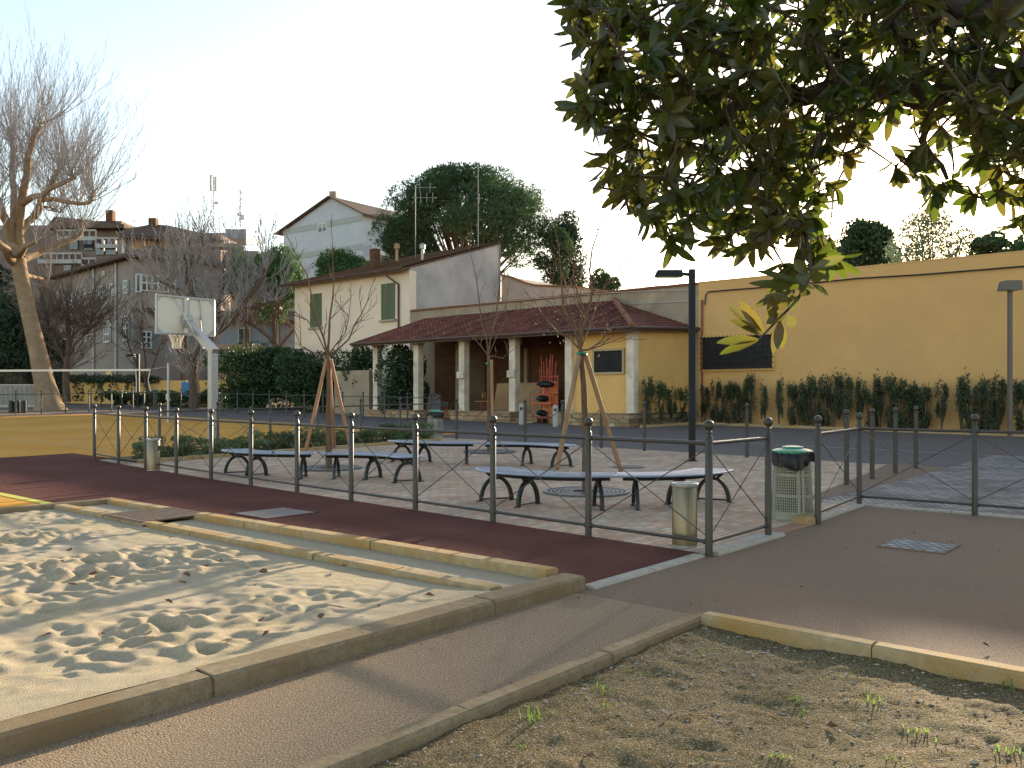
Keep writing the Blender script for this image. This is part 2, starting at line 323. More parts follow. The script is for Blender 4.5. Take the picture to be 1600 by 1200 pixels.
# red area under the tapered strip along the railing (the railing is not quite parallel to the sandpit)
def strip(name, mat, pts, w, dz):
    m = MB()
    P = [np.array(p[:2], float) for p in pts]; L = []; Rr = []
    for i in range(len(P)):
        d = P[min(i+1, len(P)-1)]-P[max(i-1, 0)]; d /= np.linalg.norm(d); nrm = np.array((-d[1], d[0]))
        L.append(P[i]+nrm*w/2); Rr.append(P[i]-nrm*w/2)
    vs = [(*p, float(g(p[1]))+dz) for p in L]+[(*p, float(g(p[1]))+dz) for p in Rr]; k = len(P)
    m.add(vs, [(i, k+i, k+i+1, i+1) for i in range(k-1)]); o = m.build(name, mat); o['kind'] = 'structure'; return o
def snline(s0, n0, s1, n1, step=1.):
    k = max(2, int(math.hypot(s1-s0, n1-n0)/step)+1); return [sn(s0+(s1-s0)*t, n0+(n1-n0)*t) for t in np.linspace(0, 1, k)]
for (a_, b_, c_, d_, w_) in [(22.2, 10, 44, 10, .05), (28.2, 10, 28.2, 20.8, .05), (44, 10, 44, 20.8, .05), (22.8, 16.6, 22.8, 20.8, .05), (22.8, 20.8, 44, 20.8, .05), (36, 10, 36, 20.8, .05)]:
    strip('court_line', mt_line, snline(a_, b_, c_, d_), w_, .012)
arc = [sn(26.2+1.8*math.cos(t), 12.6+1.8*math.sin(t)) for t in np.linspace(0, 2*math.pi, 40)]
strip('court_line', mt_line, arc, .05, .013)
arc = [sn(22.3+6.0*math.cos(t), 17+6.2*math.sin(t)) for t in np.linspace(-1.5, 1.5, 40)]
strip('court_line', mt_line, arc, .05, .014)
strip('road_line', mt_rline, snline(-14, 23.4, 18, 23.2), .09, .008)
strip('drain_strip', mt_red, [gp(1484, 21.5), gp(1572, 20.9)], .09, .012)

# railing run of the plaza front: measured end posts
A0 = np.array((1.86, 8.1)); A1 = np.array((-9.62, 19.75))       # front corner post, far-left corner post
# plaza strip between pavers and rubber: stone edging under the railing
def solid_strip(m, P, w, z0, z1, seg=1.0, gap=.006, rnd_=.0, rs=None):
    rs = rs or random.Random(3)
    for i in range(len(P)-1):
        a_ = np.array(P[i][:2]); b_ = np.array(P[i+1][:2]); L = np.linalg.norm(b_-a_); k = max(1, int(round(L/seg))); d = (b_-a_)/L
        ang = math.atan2(d[1], d[0])
        for j in range(k):
            c = a_+d*(L*(j+.5)/k)+np.array((-d[1], d[0]))*rs.uniform(-rnd_, rnd_); gz = float(g(c[1])); h = z1-z0+rs.uniform(-rnd_, rnd_)*.6
            # chamfered stone
            l = L/k-gap; x, y = l/2, w/2; ch = min(.018, w*.15)
            prof = [(-y, z0), (-y, z0+h-ch), (-y+ch, z0+h), (y-ch, z0+h), (y, z0+h-ch), (y, z0)]
            vs = []
            for t in (-1, 1):
                for (yy, zz) in prof: vs.append((t*(x-(ch*.4 if zz > z0+h-ch*.5 else 0)), yy+rs.uniform(-rnd_, rnd_)*.3, zz+gz))
            vs = np.array(vs); ca, sa = math.cos(ang+rs.uniform(-rnd_, rnd_)*.3), math.sin(ang); ca = math.cos(ang)
            V = np.stack([c[0]+vs[:, 0]*ca-vs[:, 1]*sa, c[1]+vs[:, 0]*sa+vs[:, 1]*ca, vs[:, 2]], 1)
            m.add(V, [tuple(range(6)), tuple(range(11, 5, -1))]+[(q, 6+q, 6+(q+1)%6, (q+1)%6) for q in range(6)])
def kerb(name, mat, P, w, z0, z1, label=None, **k):
    m = MB(); solid_strip(m, P, w, z0, z1, **k); o = m.build(name, mat); o['kind'] = 'structure'; return o
kerb('flush_kerb', mt_pale, [sn(3.93, 5.5), sn(3.93, 7.3)], .13, -.05, .018, seg=.9)
kerb('flush_kerb', mt_pale, [sn(3.90, 7.42), sn(3.90, 8.95)], .22, -.05, .03, seg=.8, rnd_=.006)
kerb('flush_kerb', mt_pale, [sn(4.9, 12.17), sn(-14, 12.17)], .14, -.05, .02, seg=1)
kerb('flush_kerb', mt_pale, [sn(3.98, 10.2), sn(4.06, 12.1)], .13, -.05, .03, seg=.9, rnd_=.004)
kerb('kerb', mt_stone, [sn(3.98, 9.8), sn(3.98, 10.15)], .2, -.05, .085, seg=.4, rnd_=.01)
grid_sheet('footway', mt_asph, rng(0, 1, .5), rng(12.2, 19.3), .007, warp=None) if 0 else None
m = MB(); q = [(4.7, n_) for n_ in rng(12.2, 19.3)]; L_ = [sn(4.7, n_, dz=.010) for _, n_ in q]; R_ = [sn(4.9+(n_-12.2)*.14, n_, dz=.010) for _, n_ in q]; k = len(q); m.add(L_+R_, [(i, i+1, k+i+1, k+i) for i in range(k-1)]); m.build('footway', mt_asph)['kind'] = 'structure'
kerb('brick_edge_strip', M('terracotta_edge', (.36,.20,.13), (.28,.15,.10), 8, .85), [sn(3.98, 8.95), sn(3.98, 9.85)], .2, -.05, .014, seg=.22)
# sandpit kerbs
kerb('kerb', mt_stone2, [sn(4.03, -3.0), sn(4.03, 5.45)], .22, -.05, .105, seg=1.05, rnd_=.010)
kerb('kerb', mt_stone, [sn(4.19, 5.37), sn(9.4, 5.30)], .17, -.05, .135, seg=.95, rnd_=.008)
kerb('kerb', mt_stone, [sn(10.3, 5.34), sn(11.9, 5.30)], .18, -.05, .11, seg=.8, rnd_=.01)
kerb('kerb', mt_stone, [sn(4.19, 4.70), sn(9.4, 4.66)], .15, -.05, .105, seg=.95, rnd_=.010)
kerb('kerb', mt_stone, [sn(10.35, 4.64), sn(11.7, 4.62)], .16, -.05, .105, seg=.7, rnd_=.01)
kerb('kerb', mt_stone, [sn(9.38, 5.30), sn(10.32, 5.30)], .17, -.05, .088, seg=.95)
kerb('kerb', mt_stone, [sn(9.38, 4.66), sn(10.37, 4.66)], .15, -.05, .086, seg=.95)
kerb('kerb', mt_stone2, [sn(11.75, -5.0), sn(11.75, 5.3)], .14, -.05, .12, seg=2.2, rnd_=.008)
# lower bed kerbs
kerb('kerb', mt_stone2, [sn(2.70, -4), sn(2.70, 5.07)], .11, -.05, .095, seg=1.1, rnd_=.008)
kerb('kerb', mt_stone, [sn(2.65, 5.0), sn(-9, 5.0)], .12, -.05, .115, seg=1.1, rnd_=.009)
# far planter kerbs
kerb('kerb', mt_stone, [sn(17.6, 28.1), sn(17.2, 31.7), sn(-12, 31.7)], .14, -.05, .10, seg=1.2)
kerb('kerb', mt_stone, [sn(18.4, 8.9), sn(18.4, 18.1), sn(20.0, 18.5)], .10, -.05, .09, seg=1.2)

# ---- sand with footprints
rs = np.random.RandomState(7)
def blur_(a, k):
    for _ in range(k): a = (a+np.roll(a, 1, 0)+np.roll(a, -1, 0)+np.roll(a, 1, 1)+np.roll(a, -1, 1))/5
    return a
def sand_field(step):
    S = np.arange(4.08, 11.72, step); Nn = np.arange(-2.2, 4.62, step); Z = np.zeros((len(S), len(Nn)))
    SS, NN = np.meshgrid(S, Nn, indexing='ij')
    for k in range(2800):
        s_, n_ = rs.uniform(4, 11.8), rs.uniform(-2.2, 4.7); r1, r2 = rs.uniform(.03, .085), rs.uniform(.05, .13); an = rs.uniform(0, math.pi); d = rs.uniform(.005, .019)
        if s_ < 4.35 or n_ > 4.35: d *= .25
        q_ = mnoise.noise(Vector((s_*.8, n_*.9, 3.3))); d *= min(1.7, max(.12, 1+2.4*q_)); r1 *= 1+.5*q_; r2 *= 1+.5*q_
        i0, i1 = np.searchsorted(S, (s_-.5, s_+.5)); j0, j1 = np.searchsorted(Nn, (n_-.5, n_+.5))
        ds, dn = SS[i0:i1, j0:j1]-s_, NN[i0:i1, j0:j1]-n_; ca, sa = math.cos(an), math.sin(an)
        u, v = (ds*ca+dn*sa)/r1, (-ds*sa+dn*ca)/r2; q = u*u+v*v
        Z[i0:i1, j0:j1] += -d*np.exp(-q)+d*.55*np.exp(-(np.sqrt(q)-1.65)**2*3.2)
    Z += .010*np.sin(SS*1.7+1)*np.sin(NN*1.3)+.012*np.sin(SS*3.1+NN*1.1)*np.sin(NN*2.3-SS*.7)
    Z += blur_(rs.normal(0, 1, Z.shape), 2)*.005+blur_(rs.normal(0, 1, Z.shape), 25)*.022
    Z = np.where(Z < 0, -.05*np.tanh(-Z/.05), Z)
    edge = np.minimum(1, np.minimum((SS-4.0)/.35, (4.6-NN)/.35)); Z = Z*np.clip(edge, .25, 1)+.045*np.exp(-np.maximum(SS-4.15, 0)/.35)
    return S, Nn, Z
S_, N_, Z_ = sand_field(.026)
def bil(s_, n_):
    i = min(max(int((s_-S_[0])/.026), 0), len(S_)-1); j = min(max(int((n_-N_[0])/.026), 0), len(N_)-1); return Z_[i, j]
sand_o = grid_sheet('sand', mt_sand, S_, N_, .055, lambda a_, b_: Z_, kind='structure')
grid_sheet('sand', mt_sand, rng(4.1, 9.4, .2), rng(4.70, 5.30, .1), .058, kind='structure')
grid_sheet('sand', mt_sand, rng(10.3, 11.7, .2), rng(4.66, 5.3, .1), .052, kind='structure')
# ---- soil bed
S2 = np.arange(-5.5, 2.68, .03); N2 = np.arange(-1.5, 4.96, .03)
z2 = rs.normal(0, 1, (len(S2), len(N2)))
def blur(a, k):
    for _ in range(k): a = (a+np.roll(a, 1, 0)+np.roll(a, -1, 0)+np.roll(a, 1, 1)+np.roll(a, -1, 1))/5
    return a
Z2 = blur(z2, 1)*.009+blur(rs.normal(0, 1, z2.shape), 12)*.04+blur(rs.normal(0, 1, z2.shape), 120)*.14
grid_sheet('gravel_bed', mt_soil, S2, N2, .035, lambda a_, b_: np.clip(Z2, -.03, .04))
# pebbles on the bed, crumbs on the sand
def scatter_stones(name, mat, n, fs, fz, r0, r1, label):
    m = MB(); q = np.array([(1,0,0),(-1,0,0),(0,1,0),(0,-1,0),(0,0,1),(0,0,-1),(.6,.6,.5),(-.6,-.6,.5)]); rr = random.Random(5)
    base = np.array([(1,0,0),(0,1,0),(-1,0,0),(0,-1,0),(.0,0,.8),(0,0,-.6)]); fc = [(0,1,4),(1,2,4),(2,3,4),(3,0,4),(1,0,5),(2,1,5),(3,2,5),(0,3,5)]
    for i in range(n):
        s_, n_ = fs(rr); r = r0*(r1/r0)**(rr.random()**2.2); a_ = rr.uniform(0, 6.3); ca, sa = math.cos(a_), math.sin(a_)
        sx = np.array((r*rr.uniform(.8, 1.6), r*rr.uniform(.7, 1.1), r*rr.uniform(.5, .9))); v = base*sx+np.array([[rr.uniform(-.2, .2)*r for _ in range(3)] for _ in range(6)])
        v = np.stack([v[:, 0]*ca-v[:, 1]*sa, v[:, 0]*sa+v[:, 1]*ca, v[:, 2]], 1); p = sn(s_, n_); m.add(v+np.array((p[0], p[1], fz(s_, n_)+r*.15)), fc)
    o = m.build(name, mat); tag(o, label, 'gravel', kind='stuff'); return o
def bedz(s_, n_):
    i = min(max(int((s_-S2[0])/.03), 0), len(S2)-1); j = min(max(int((n_-N2[0])/.03), 0), len(N2)-1); return .035+float(np.clip(Z2[i, j], -.03, .04))
scatter_stones('pebbles', mt_pebble, 15000, lambda r: (r.uniform(-4.5, 2.62), r.uniform(.6, 4.92)), bedz, .0035, .013, 'small pale pebbles and grit lying over the brown gravel bed')
def leafy(name, mat, n, fs, fz, size, label, cat):
    m = MB(); rr = random.Random(11)
    for i in range(n):
        s_, n_ = fs(rr); p = sn(s_, n_); c = np.array((p[0], p[1], fz(s_, n_)+.012)); L = size*rr.uniform(.6, 1.3); a_ = rr.uniform(0, 6.3)
        d = np.array((math.cos(a_), math.sin(a_), rr.uniform(-.2, .3))); t = np.array((-d[1], d[0], rr.uniform(-.3, .3)))*L*.33; u = np.array((0, 0, L*rr.uniform(.1, .35)))
        vs = [c-d*L/2, c-d*L*.15+t+u, c-d*L*.15-t+u*.6, c+d*L*.2+t*.8+u*.6, c+d*L*.2-t*.8+u, c+d*L/2+u*.5, c, ]
        m.add(vs, [(0,1,6),(0,6,2),(1,3,6),(6,4,2),(3,5,6),(6,5,4)])
    o = m.build(name, mat); tag(o, label, cat, kind='stuff'); return o
leafy('fallen_leaves', mt_brown_leaf, 46, lambda r: (r.uniform(4.2, 9.5), r.uniform(0.4, 4.5)), lambda s_, n_: .085+bil(s_, n_), .07, 'dry brown leaves scattered over the sand', 'leaves')
leafy('fallen_leaves', mt_brown_leaf, 26, lambda r: (r.uniform(-2, 2.6), r.uniform(1.4, 4.8)), bedz, .05, 'dry leaf fragments on the gravel bed', 'leaves')
leafy('kerb_litter', mt_brown_leaf, 90, lambda r: (r.choice((3.86, 2.82, 3.8))+r.gauss(0, .05), r.uniform(.8, 5.2)), lambda s_, n_: .0, .022, 'bits of dry leaf along the foot of the path kerbs', 'leaves')
leafy('fallen_leaves', mt_brown_leaf, 40, lambda r: (r.uniform(-2, 9), r.uniform(5.3, 11)), lambda s_, n_: .012, .035, 'few dry leaves blown over the asphalt and rubber surface', 'leaves')
m = MB(); rr = random.Random(21)
tufts = [(2.45, 3.55, .09), (2.45, 3.0, .13), (.9, 4.9, .10), (2.3, 2.1, .12), (1.35, 4.2, .07), (1.1, 4.0, .07), (.75, 4.0, .07), (1.6, 3.9, .05), (-.6, 4.85, .08), (1.3, 2.6, .06), (.5, 3.0, .07), (.2, 2.6, .06), (1.7, 2.2, .07), (1.1, 1.5, .07), (.9, 3.3, .05), (.2, 3.3, .06), (-.3, 2.9, .05)]
for k in range(40): tufts.append((rr.uniform(-2, 2.5), rr.uniform(1.3, 4.8), rr.uniform(.02, .045)))
for (s_, n_, h) in tufts:
    h *= .62
    for j in range(int(9+h*90)):
        p = sn(s_+rr.gauss(0, .03), n_+rr.gauss(0, .03)); z = bedz(s_, n_)-.005; a_ = rr.uniform(0, 6.3); hh = h*rr.uniform(.4, 1.1); dx, dy = math.cos(a_)*hh*.5, math.sin(a_)*hh*.5; wx, wy = -math.sin(a_)*.003, math.cos(a_)*.003
        m.add([(p[0]-wx, p[1]-wy, z), (p[0]+wx, p[1]+wy, z), (p[0]+dx*.4+wx, p[1]+dy*.4+wy, z+hh*.7), (p[0]+dx*.4-wx, p[1]+dy*.4-wy, z+hh*.7), (p[0]+dx, p[1]+dy, z+hh*.95)], [(0,1,2,3), (3,2,4)])
tag(m.build('weeds', mt_grass), 'bright green grass tufts sprouting in the gravel bed', 'grass', kind='stuff')

# ---- covers in the ground
def cover(name, label, mat, s0, s1, n0, n1, dz, rim=None, bars=0):
    c = sn((s0+s1)/2, (n0+n1)/2); t = thing(name, label, 'cover', c)
    m = MB(); z = c[2]+dz
    if bars:
        for k in range(bars):
            a_ = s0+(s1-s0)*(k+.5)/bars; m.snbox(a_-.008, a_+.008, n0, n1, z-.012, z)
        for k in range(7):
            b_ = n0+(n1-n0)*(k+.5)/7; m.snbox(s0, s1, b_-.006, b_+.006, z-.02, z-.004)
        m.build('grating', mat, t)
        m = MB(); m.snbox(s0+.01, s1-.01, n0+.01, n1-.01, z-.03, z-.022); m.build('base', mt_black, t)  # no real base: black sheet paints the shade between the bars
    else:
        m.snbox(s0, s1, n0, n1, z-.05, z); m.build('plate', mat, t)
    m = MB(); w_ = .022; z += .003
    for q in ((s0-w_, s1+w_, n0-w_, n0), (s0-w_, s1+w_, n1, n1+w_), (s0-w_, s0, n0, n1), (s1, s1+w_, n0, n1)): m.snbox(*q, z-(.02 if bars else .05), z)
    m.build('frame', rim or mt_dark, t); return t
cover('manhole_cover', 'square cover filled with grey cobbles in the brown asphalt', mt_cob2, 2.22, 2.80, 8.92, 9.52, .006, mt_asph)
cover('inspection_cover', 'speckled grey rectangular cover let into the red rubber surface', M('cover_grey', (.24,.19,.17), (.13,.10,.09), 60, .8, bump=.8, bscale=70, speck=(.42,.38,.34), speckscale=80), 9.1, 9.85, 6.0, 6.75, .012, mt_rubber)
cover('drain_grating', 'rusty metal grating bridging the gap in the sandpit kerb', M('rusty_grate', (.30,.22,.16), (.18,.13,.09), 20, .7, .3), 9.42, 10.28, 4.60, 5.38, .108, M('rusty_frame', (.20,.14,.10), (.13,.09,.06), 20, .8), bars=16)

# ------------------------------------------------------------------ railings
def post_mesh(h=1.12, r=.036, ball=.05):
    m = MB(); m.lathe((0, 0, 0), [(r*1.0, -.05), (r, h), (r*.72, h+.012), (r*.6, h+.03), (r*.9, h+.036), (r*.9, h+.048), (r*.6, h+.054), (r*.6, h+.07)], 16)
    mb = MB(); mb.ball((0, 0, h+.07+ball*.82), ball, 16, 10); return m, mb
def make_post(parent, loc, src, name='post'):
    if src is None:
        m, mb = post_mesh(); t = MB(); t.v = [v+np.array(loc) for v in m.v]; t.f = m.f; t.m = m.m; t.n = m.n
        o = t.build('post', mt_iron, parent, smooth=True); u = MB(); u.v = [v+np.array(loc) for v in mb.v]; u.f = mb.f; u.m = mb.m; u.n = mb.n
        o.location = tuple(np.array(loc)-np.array(ORG[parent.name])); 
        o.data.transform(__import__('mathutils').Matrix.Translation(-Vector(o.location))); ORG[o.name] = tuple(loc)
        b = u.build('finial', mt_iron, o, smooth=True); return o, b
    o0, b0 = src; o = inst(o0, 'post', loc, parent); b = bpy.data.objects.new('finial', b0.data); COL.objects.link(b); b.parent = o; return o, b
SRC = None
def railing(label, runs, cross=True, group='dark metal railings', skip=None):
    """runs: list of lists of ground points (x,y,z); posts at each point, rails between neighbours"""
    global SRC
    t = thing('railing', label, 'railing', runs[0][0], group); seen = []
    for run in runs:
        for p in run:
            if any(math.hypot(p[0]-q[0], p[1]-q[1]) < .2 for q in seen): continue
            seen.append(p); o = make_post(t, p, SRC)
            if SRC is None: SRC = o
        top = MB(); bot = MB()
        for a_, b_ in zip(run[:-1], run[1:]):
            A = np.array(a_); B = np.array(b_); d = (B-A); d /= np.linalg.norm(d)
            top.tube([A+d*.03+(0, 0, 1.06), B-d*.03+(0, 0, 1.06)], .0195, 10); bot.tube([A+d*.03+(0, 0, .13), B-d*.03+(0, 0, .13)], .0175, 10)
            for z_ in (1.06, .13):
                for Q, sg in ((A, 1), (B, -1)): (top if z_ > 1 else bot).tube([Q+d*sg*.025+(0, 0, z_), Q+d*sg*.055+(0, 0, z_)], .026, 10)
            if cross:
                x = MB(); x.tube([A+d*.036+(0, 0, 1.0), B-d*.036+(0, 0, .19)], .0055, 6); x.tube([A+d*.036+(0, 0, .19), B-d*.036+(0, 0, 1.0)], .0055, 6)
                C = (A+B)/2+np.array((0, 0, .595)); x.ball(C, .014, 8, 6); x.build('cross_brace', mt_iron, t, smooth=True)
        top.build('top_rail', mt_iron, t, smooth=True); bot.build('bottom_rail', mt_iron, t, smooth=True)
    return t
def G(x, y, dz=0): return (x, y, float(g(y))+dz)
front = [G(*(A0+(A1-A0)*k/11)) for k in range(12)]
ret = [front[0], sn(3.88, 8.72)]
railing('long dark railing with ball finials between the red rubber strip and the brick plaza', [front, ret])
sA = to_s(front[-1]); nA = front[-1][0]*U2[0]+front[-1][1]*U2[1]
backrun = [sn(sA-.12*k/7, nA+1.55*k) for k in range(0, 8)]; backrun[0] = sn(sA, nA+.4)
e_ = backrun[-1]; diag = [e_]+[tuple(np.array(sn(20.1+6.2*t, 19.9+5.6*t))) for t in (.2, .4, .6, .8, 1.)]
railing('dark railing behind the low shrub bed, along the near edge of the ochre court', [backrun[1:], diag])
right = [sn(3.86, 10.06), sn(4.06, 12.08)]
railing('short dark railing turning the corner between brown asphalt and cobbled road', [right, [right[1], sn(2.63, 12.1), sn(1.2, 12.1), sn(-.25, 12.1), sn(-1.7, 12.1)]])
railing('distant dark railing along the far side of the ochre court before the hedge', [[sn(26.4+1.5*k, 25.5) for k in range(23)]], cross=False)
railing('distant railing closing the left end of the ochre court near the leaning plane tree', [[sn(49.3, 12.3+1.25*k) for k in range(11)]], cross=False)

# bollards with chains
pm, pb = post_mesh(1.12, .042, .05)
bt = thing('bollard', 'x', 'bollard', (0, 0, 0), 'bollards between plaza and road')
bo = pm.build('post', mt_iron, bt, smooth=True); bb = pb.build('finial', mt_iron, bo, smooth=True)
BS = [(9.0-.02, 19.0), (10.38, 19.0), (11.8, 19.0), (13.15, 19.0), (14.45, 19.0), (15.8, 19.0), (17.2, 19.0), (18.55, 19.0)]
for i, (s_, n_) in enumerate(BS):
    lab = 'dark chained bollard at the far plaza edge, %s from the right' % ORDN[i]
    if i == 0: bt.location = sn(s_, n_); bt['label'] = lab
    else: copy_tree(bt, loc=sn(s_, n_), label=lab)
for i in range(len(BS)-1):
    a_ = np.array(sn(*BS[i]))+(0, 0, 1.08); b_ = np.array(sn(*BS[i+1]))+(0, 0, 1.08); m = MB(); k = 30; prev = None
    for j in range(k):
        f0, f1 = j/k, (j+1.25)/k; P = [a_+(b_-a_)*f+np.array((0, 0, -.34*(1-(2*f-1)**2))) for f in (f0, min(1, f1))]
        d = P[1]-P[0]; d /= np.linalg.norm(d); side = np.cross(d, (0, 0, 1)) if j % 2 else np.array((0, 0, 1.)); side = side/np.linalg.norm(side)*.014
        m.tube([P[0]+side*.4, P[0]+side+d*.01, P[1]+side-d*.01, P[1]+side*.4, P[1]-side*.4, P[1]-side-d*.01, P[0]-side+d*.01, P[0]-side*.4, P[0]+side*.4], .0045, 5)
    o = m.build('chain', mt_iron, origin=tuple((a_+b_)/2)); tag(o, 'drooping chain between the %s and %s bollard from the right by the road' % (ORDN[i], ORDN[i+1]), 'chain', 'chains between bollards')
for i, n_ in enumerate((14.7, 16.0, 17.35, 18.7)):
    copy_tree(bt, loc=sn(5.15, n_), label='dark bollard standing free beside the cobbled road, %s from the camera' % ORDN[i])

# ------------------------------------------------------------------ benches
def bench(label, P, Q, Rr, side, z):
    """curved bench from P to Q, arc radius Rr; side=+1: centre to the left of P->Q"""
    P = np.array(P, float); Q = np.array(Q, float); mid = (P+Q)/2; d = Q-P; L = np.linalg.norm(d); d /= L; nrm = np.array((-d[1], d[0]))*side
    C = mid+nrm*math.sqrt(Rr*Rr-L*L/4); a0 = math.atan2(*(P-C)[::-1]); a1 = math.atan2(*(Q-C)[::-1])
    while a1-a0 > math.pi: a1 -= 2*math.pi
    while a1-a0 < -math.pi: a1 += 2*math.pi
    t = thing('bench', label, 'bench', (mid[0], mid[1], z), 'curved metal benches around the young trees')
    hw = .27; zs = z+.45
    def pt(a_, r, zz): return (C[0]+r*math.cos(a_), C[1]+r*math.sin(a_), zz)
    seat = MB(); K = 88
    for k in range(K):
        a_ = a0+(a1-a0)*(k+.5)/K
        e0 = min(1., .62+.38*math.sqrt(max(0, 1-(1-min(1, (k+.5)/8))**2))); e1 = min(1., .62+.38*math.sqrt(max(0, 1-(1-min(1, (K-k-.5)/5))**2)))
        h_ = hw*min(e0, e1)-.01; seat.bar(pt(a_, Rr-h_, zs), pt(a_, Rr+h_, zs), .0155, .022)
    rim = []
    for k in range(25):
        f = k/24; rim.append(f)
    ang = [a0+(a1-a0)*f for f in np.linspace(0, 1, 25)]
    def hwf(f): 
        k = f*K; return hw*min(min(1., .62+.38*math.sqrt(max(0, 1-(1-min(1, k/8))**2))), min(1., .62+.38*math.sqrt(max(0, 1-(1-min(1, (K-k)/5))**2))))
    F2 = list(np.linspace(0, .1, 8))+list(np.linspace(.12, .92, 22))+list(np.linspace(.94, 1, 6))
    outer = [pt(a0+(a1-a0)*f, Rr+hwf(f), zs) for f in F2]; inner = [pt(a0+(a1-a0)*f, Rr-hwf(f), zs) for f in F2]
    seat.tube(outer+inner[::-1]+[outer[0]], .015, 8)
    seat.build('seat', mt_bench, t, smooth=False)
    fr = MB()
    for ro in (-.09, .09): fr.tube([pt(a_, Rr+ro, zs-.055) for a_ in ang[1:-1]], .021, 8)
    fr.build('under_beam', mt_dark, t, smooth=True)
    for f in (.13, .46, .90):
        a_ = a0+(a1-a0)*f; lg = MB(); rd = np.array((math.cos(a_), math.sin(a_))); tg = np.array((-rd[1], rd[0]))*.045
        c = C+rd*Rr; N2_ = 14; vs = []; 
        for k in range(N2_+1):
            th = math.pi*k/N2_; ro = .262; hgt = .36
            co_, si_ = math.cos(th), math.sin(th)
            wdt = .030+.012*abs(co_)
            for (rr_, w__) in ((1.0, 1), (1.0, -1)): pass
            o1 = (ro*co_, hgt*si_+.0); i1 = ((ro-wdt*1.3)*co_, (hgt-wdt*1.4)*si_)
            for (q, sg) in ((o1, 1), (o1, -1), (i1, -1), (i1, 1)): vs.append((c[0]+rd[0]*q[0]+tg[0]*sg*.5, c[1]+rd[1]*q[0]+tg[1]*sg*.5, z+.005+q[1]))
        fs = [(4*k+j, 4*k+(j+1)%4, 4*k+4+(j+1)%4, 4*k+4+j) for k in range(N2_) for j in range(4)]+[(0,1,2,3), (4*N2_+3, 4*N2_+2, 4*N2_+1, 4*N2_)]
        lg.add(vs, fs)
        p1 = (c[0]-rd[0]*.20, c[1]-rd[1]*.20, z+.035); p2 = (c[0]+rd[0]*.20, c[1]+rd[1]*.20, z+.035); lg.tube([p1, p2], .012, 8)
        # neck carrying the seat
        lg.bar((c[0]-rd[0]*.14, c[1]-rd[1]*.14, z+.415), (c[0]+rd[0]*.14, c[1]+rd[1]*.14, z+.415), .04, .03); lg.bar((c[0], c[1], z+.31), (c[0], c[1], z+.41), .06, .05)
        for sg in (-1, 1):
            lg.bar((c[0]+rd[0]*.05*sg, c[1]+rd[1]*.05*sg, z+.325), (c[0]+rd[0]*.15*sg, c[1]+rd[1]*.15*sg, z+.41), .035, .03)
            lg.box((c[0]+rd[0]*.26*sg, c[1]+rd[1]*.26*sg, z+.008), (.075, .075, .016), a_)
        lg.build('leg', mt_dark, t, smooth=True)
    return t
bench('curved metal bench in front of the nearest young tree, left half of the pair', (-.30, 12.65), (1.38, 11.60), 1.3, 1, 0)
bench('curved metal bench behind the steel ash bin, right half of the nearest pair', (1.42, 11.60), (2.95, 12.45), 1.35, 1, 0)
bench('curved metal bench nearest the low shrubs, left half of the left pair', (-5.4, 16.75), (-3.6, 15.75), 1.6, 1, .02)
bench('curved metal bench with its wide end towards the railing, right half of the left pair', (-3.5, 15.7), (-1.72, 14.75), 1.6, -1, .01)
bench('curved metal bench at the back of the plaza, left of the far young tree', (-2.6, 19.45), (-.76, 18.55), 1.6, 1, .06)
bench('curved metal bench at the back of the plaza, right of the far young tree', (-.66, 18.5), (1.12, 17.55), 1.6, -1, .045)

# ------------------------------------------------------------------ bins
def ash_bin(label, x, y):
    z = float(g(y)); t = thing('ash_bin', label, 'bin', (x, y, z), 'cylindrical steel ash bins')
    m = MB(); m.lathe((x, y, z), [(.125, 0), (.125, .62), (.118, .628), (.112, .628)], 40, capt=False); m.build('body', mt_steel, t, smooth=True)
    m = MB(); m.lathe((x, y, z+.60), [(.134, 0), (.136, .012), (.136, .03), (.128, .038), (.10, .038), (.095, .0)], 40, capb=False); m.build('rim', mt_galv, t, smooth=True)
    m = MB(); m.lathe((x, y, z-.001), [(.128, 0), (.128, .02)], 40); m.build('base_ring', mt_galv, t, smooth=True)
    if x < 0:
        m = MB(); m.box((x+.115, y-.05, z+.45), (.06, .03, .09)); m.build('lock', mt_dark, t)
    return t
ash_bin('brushed steel ash bin inside the front corner of the plaza railing', 1.735, 8.62)
ash_bin('steel ash bin at the far left corner of the plaza beside the low shrubs', -7.19, 17.2)
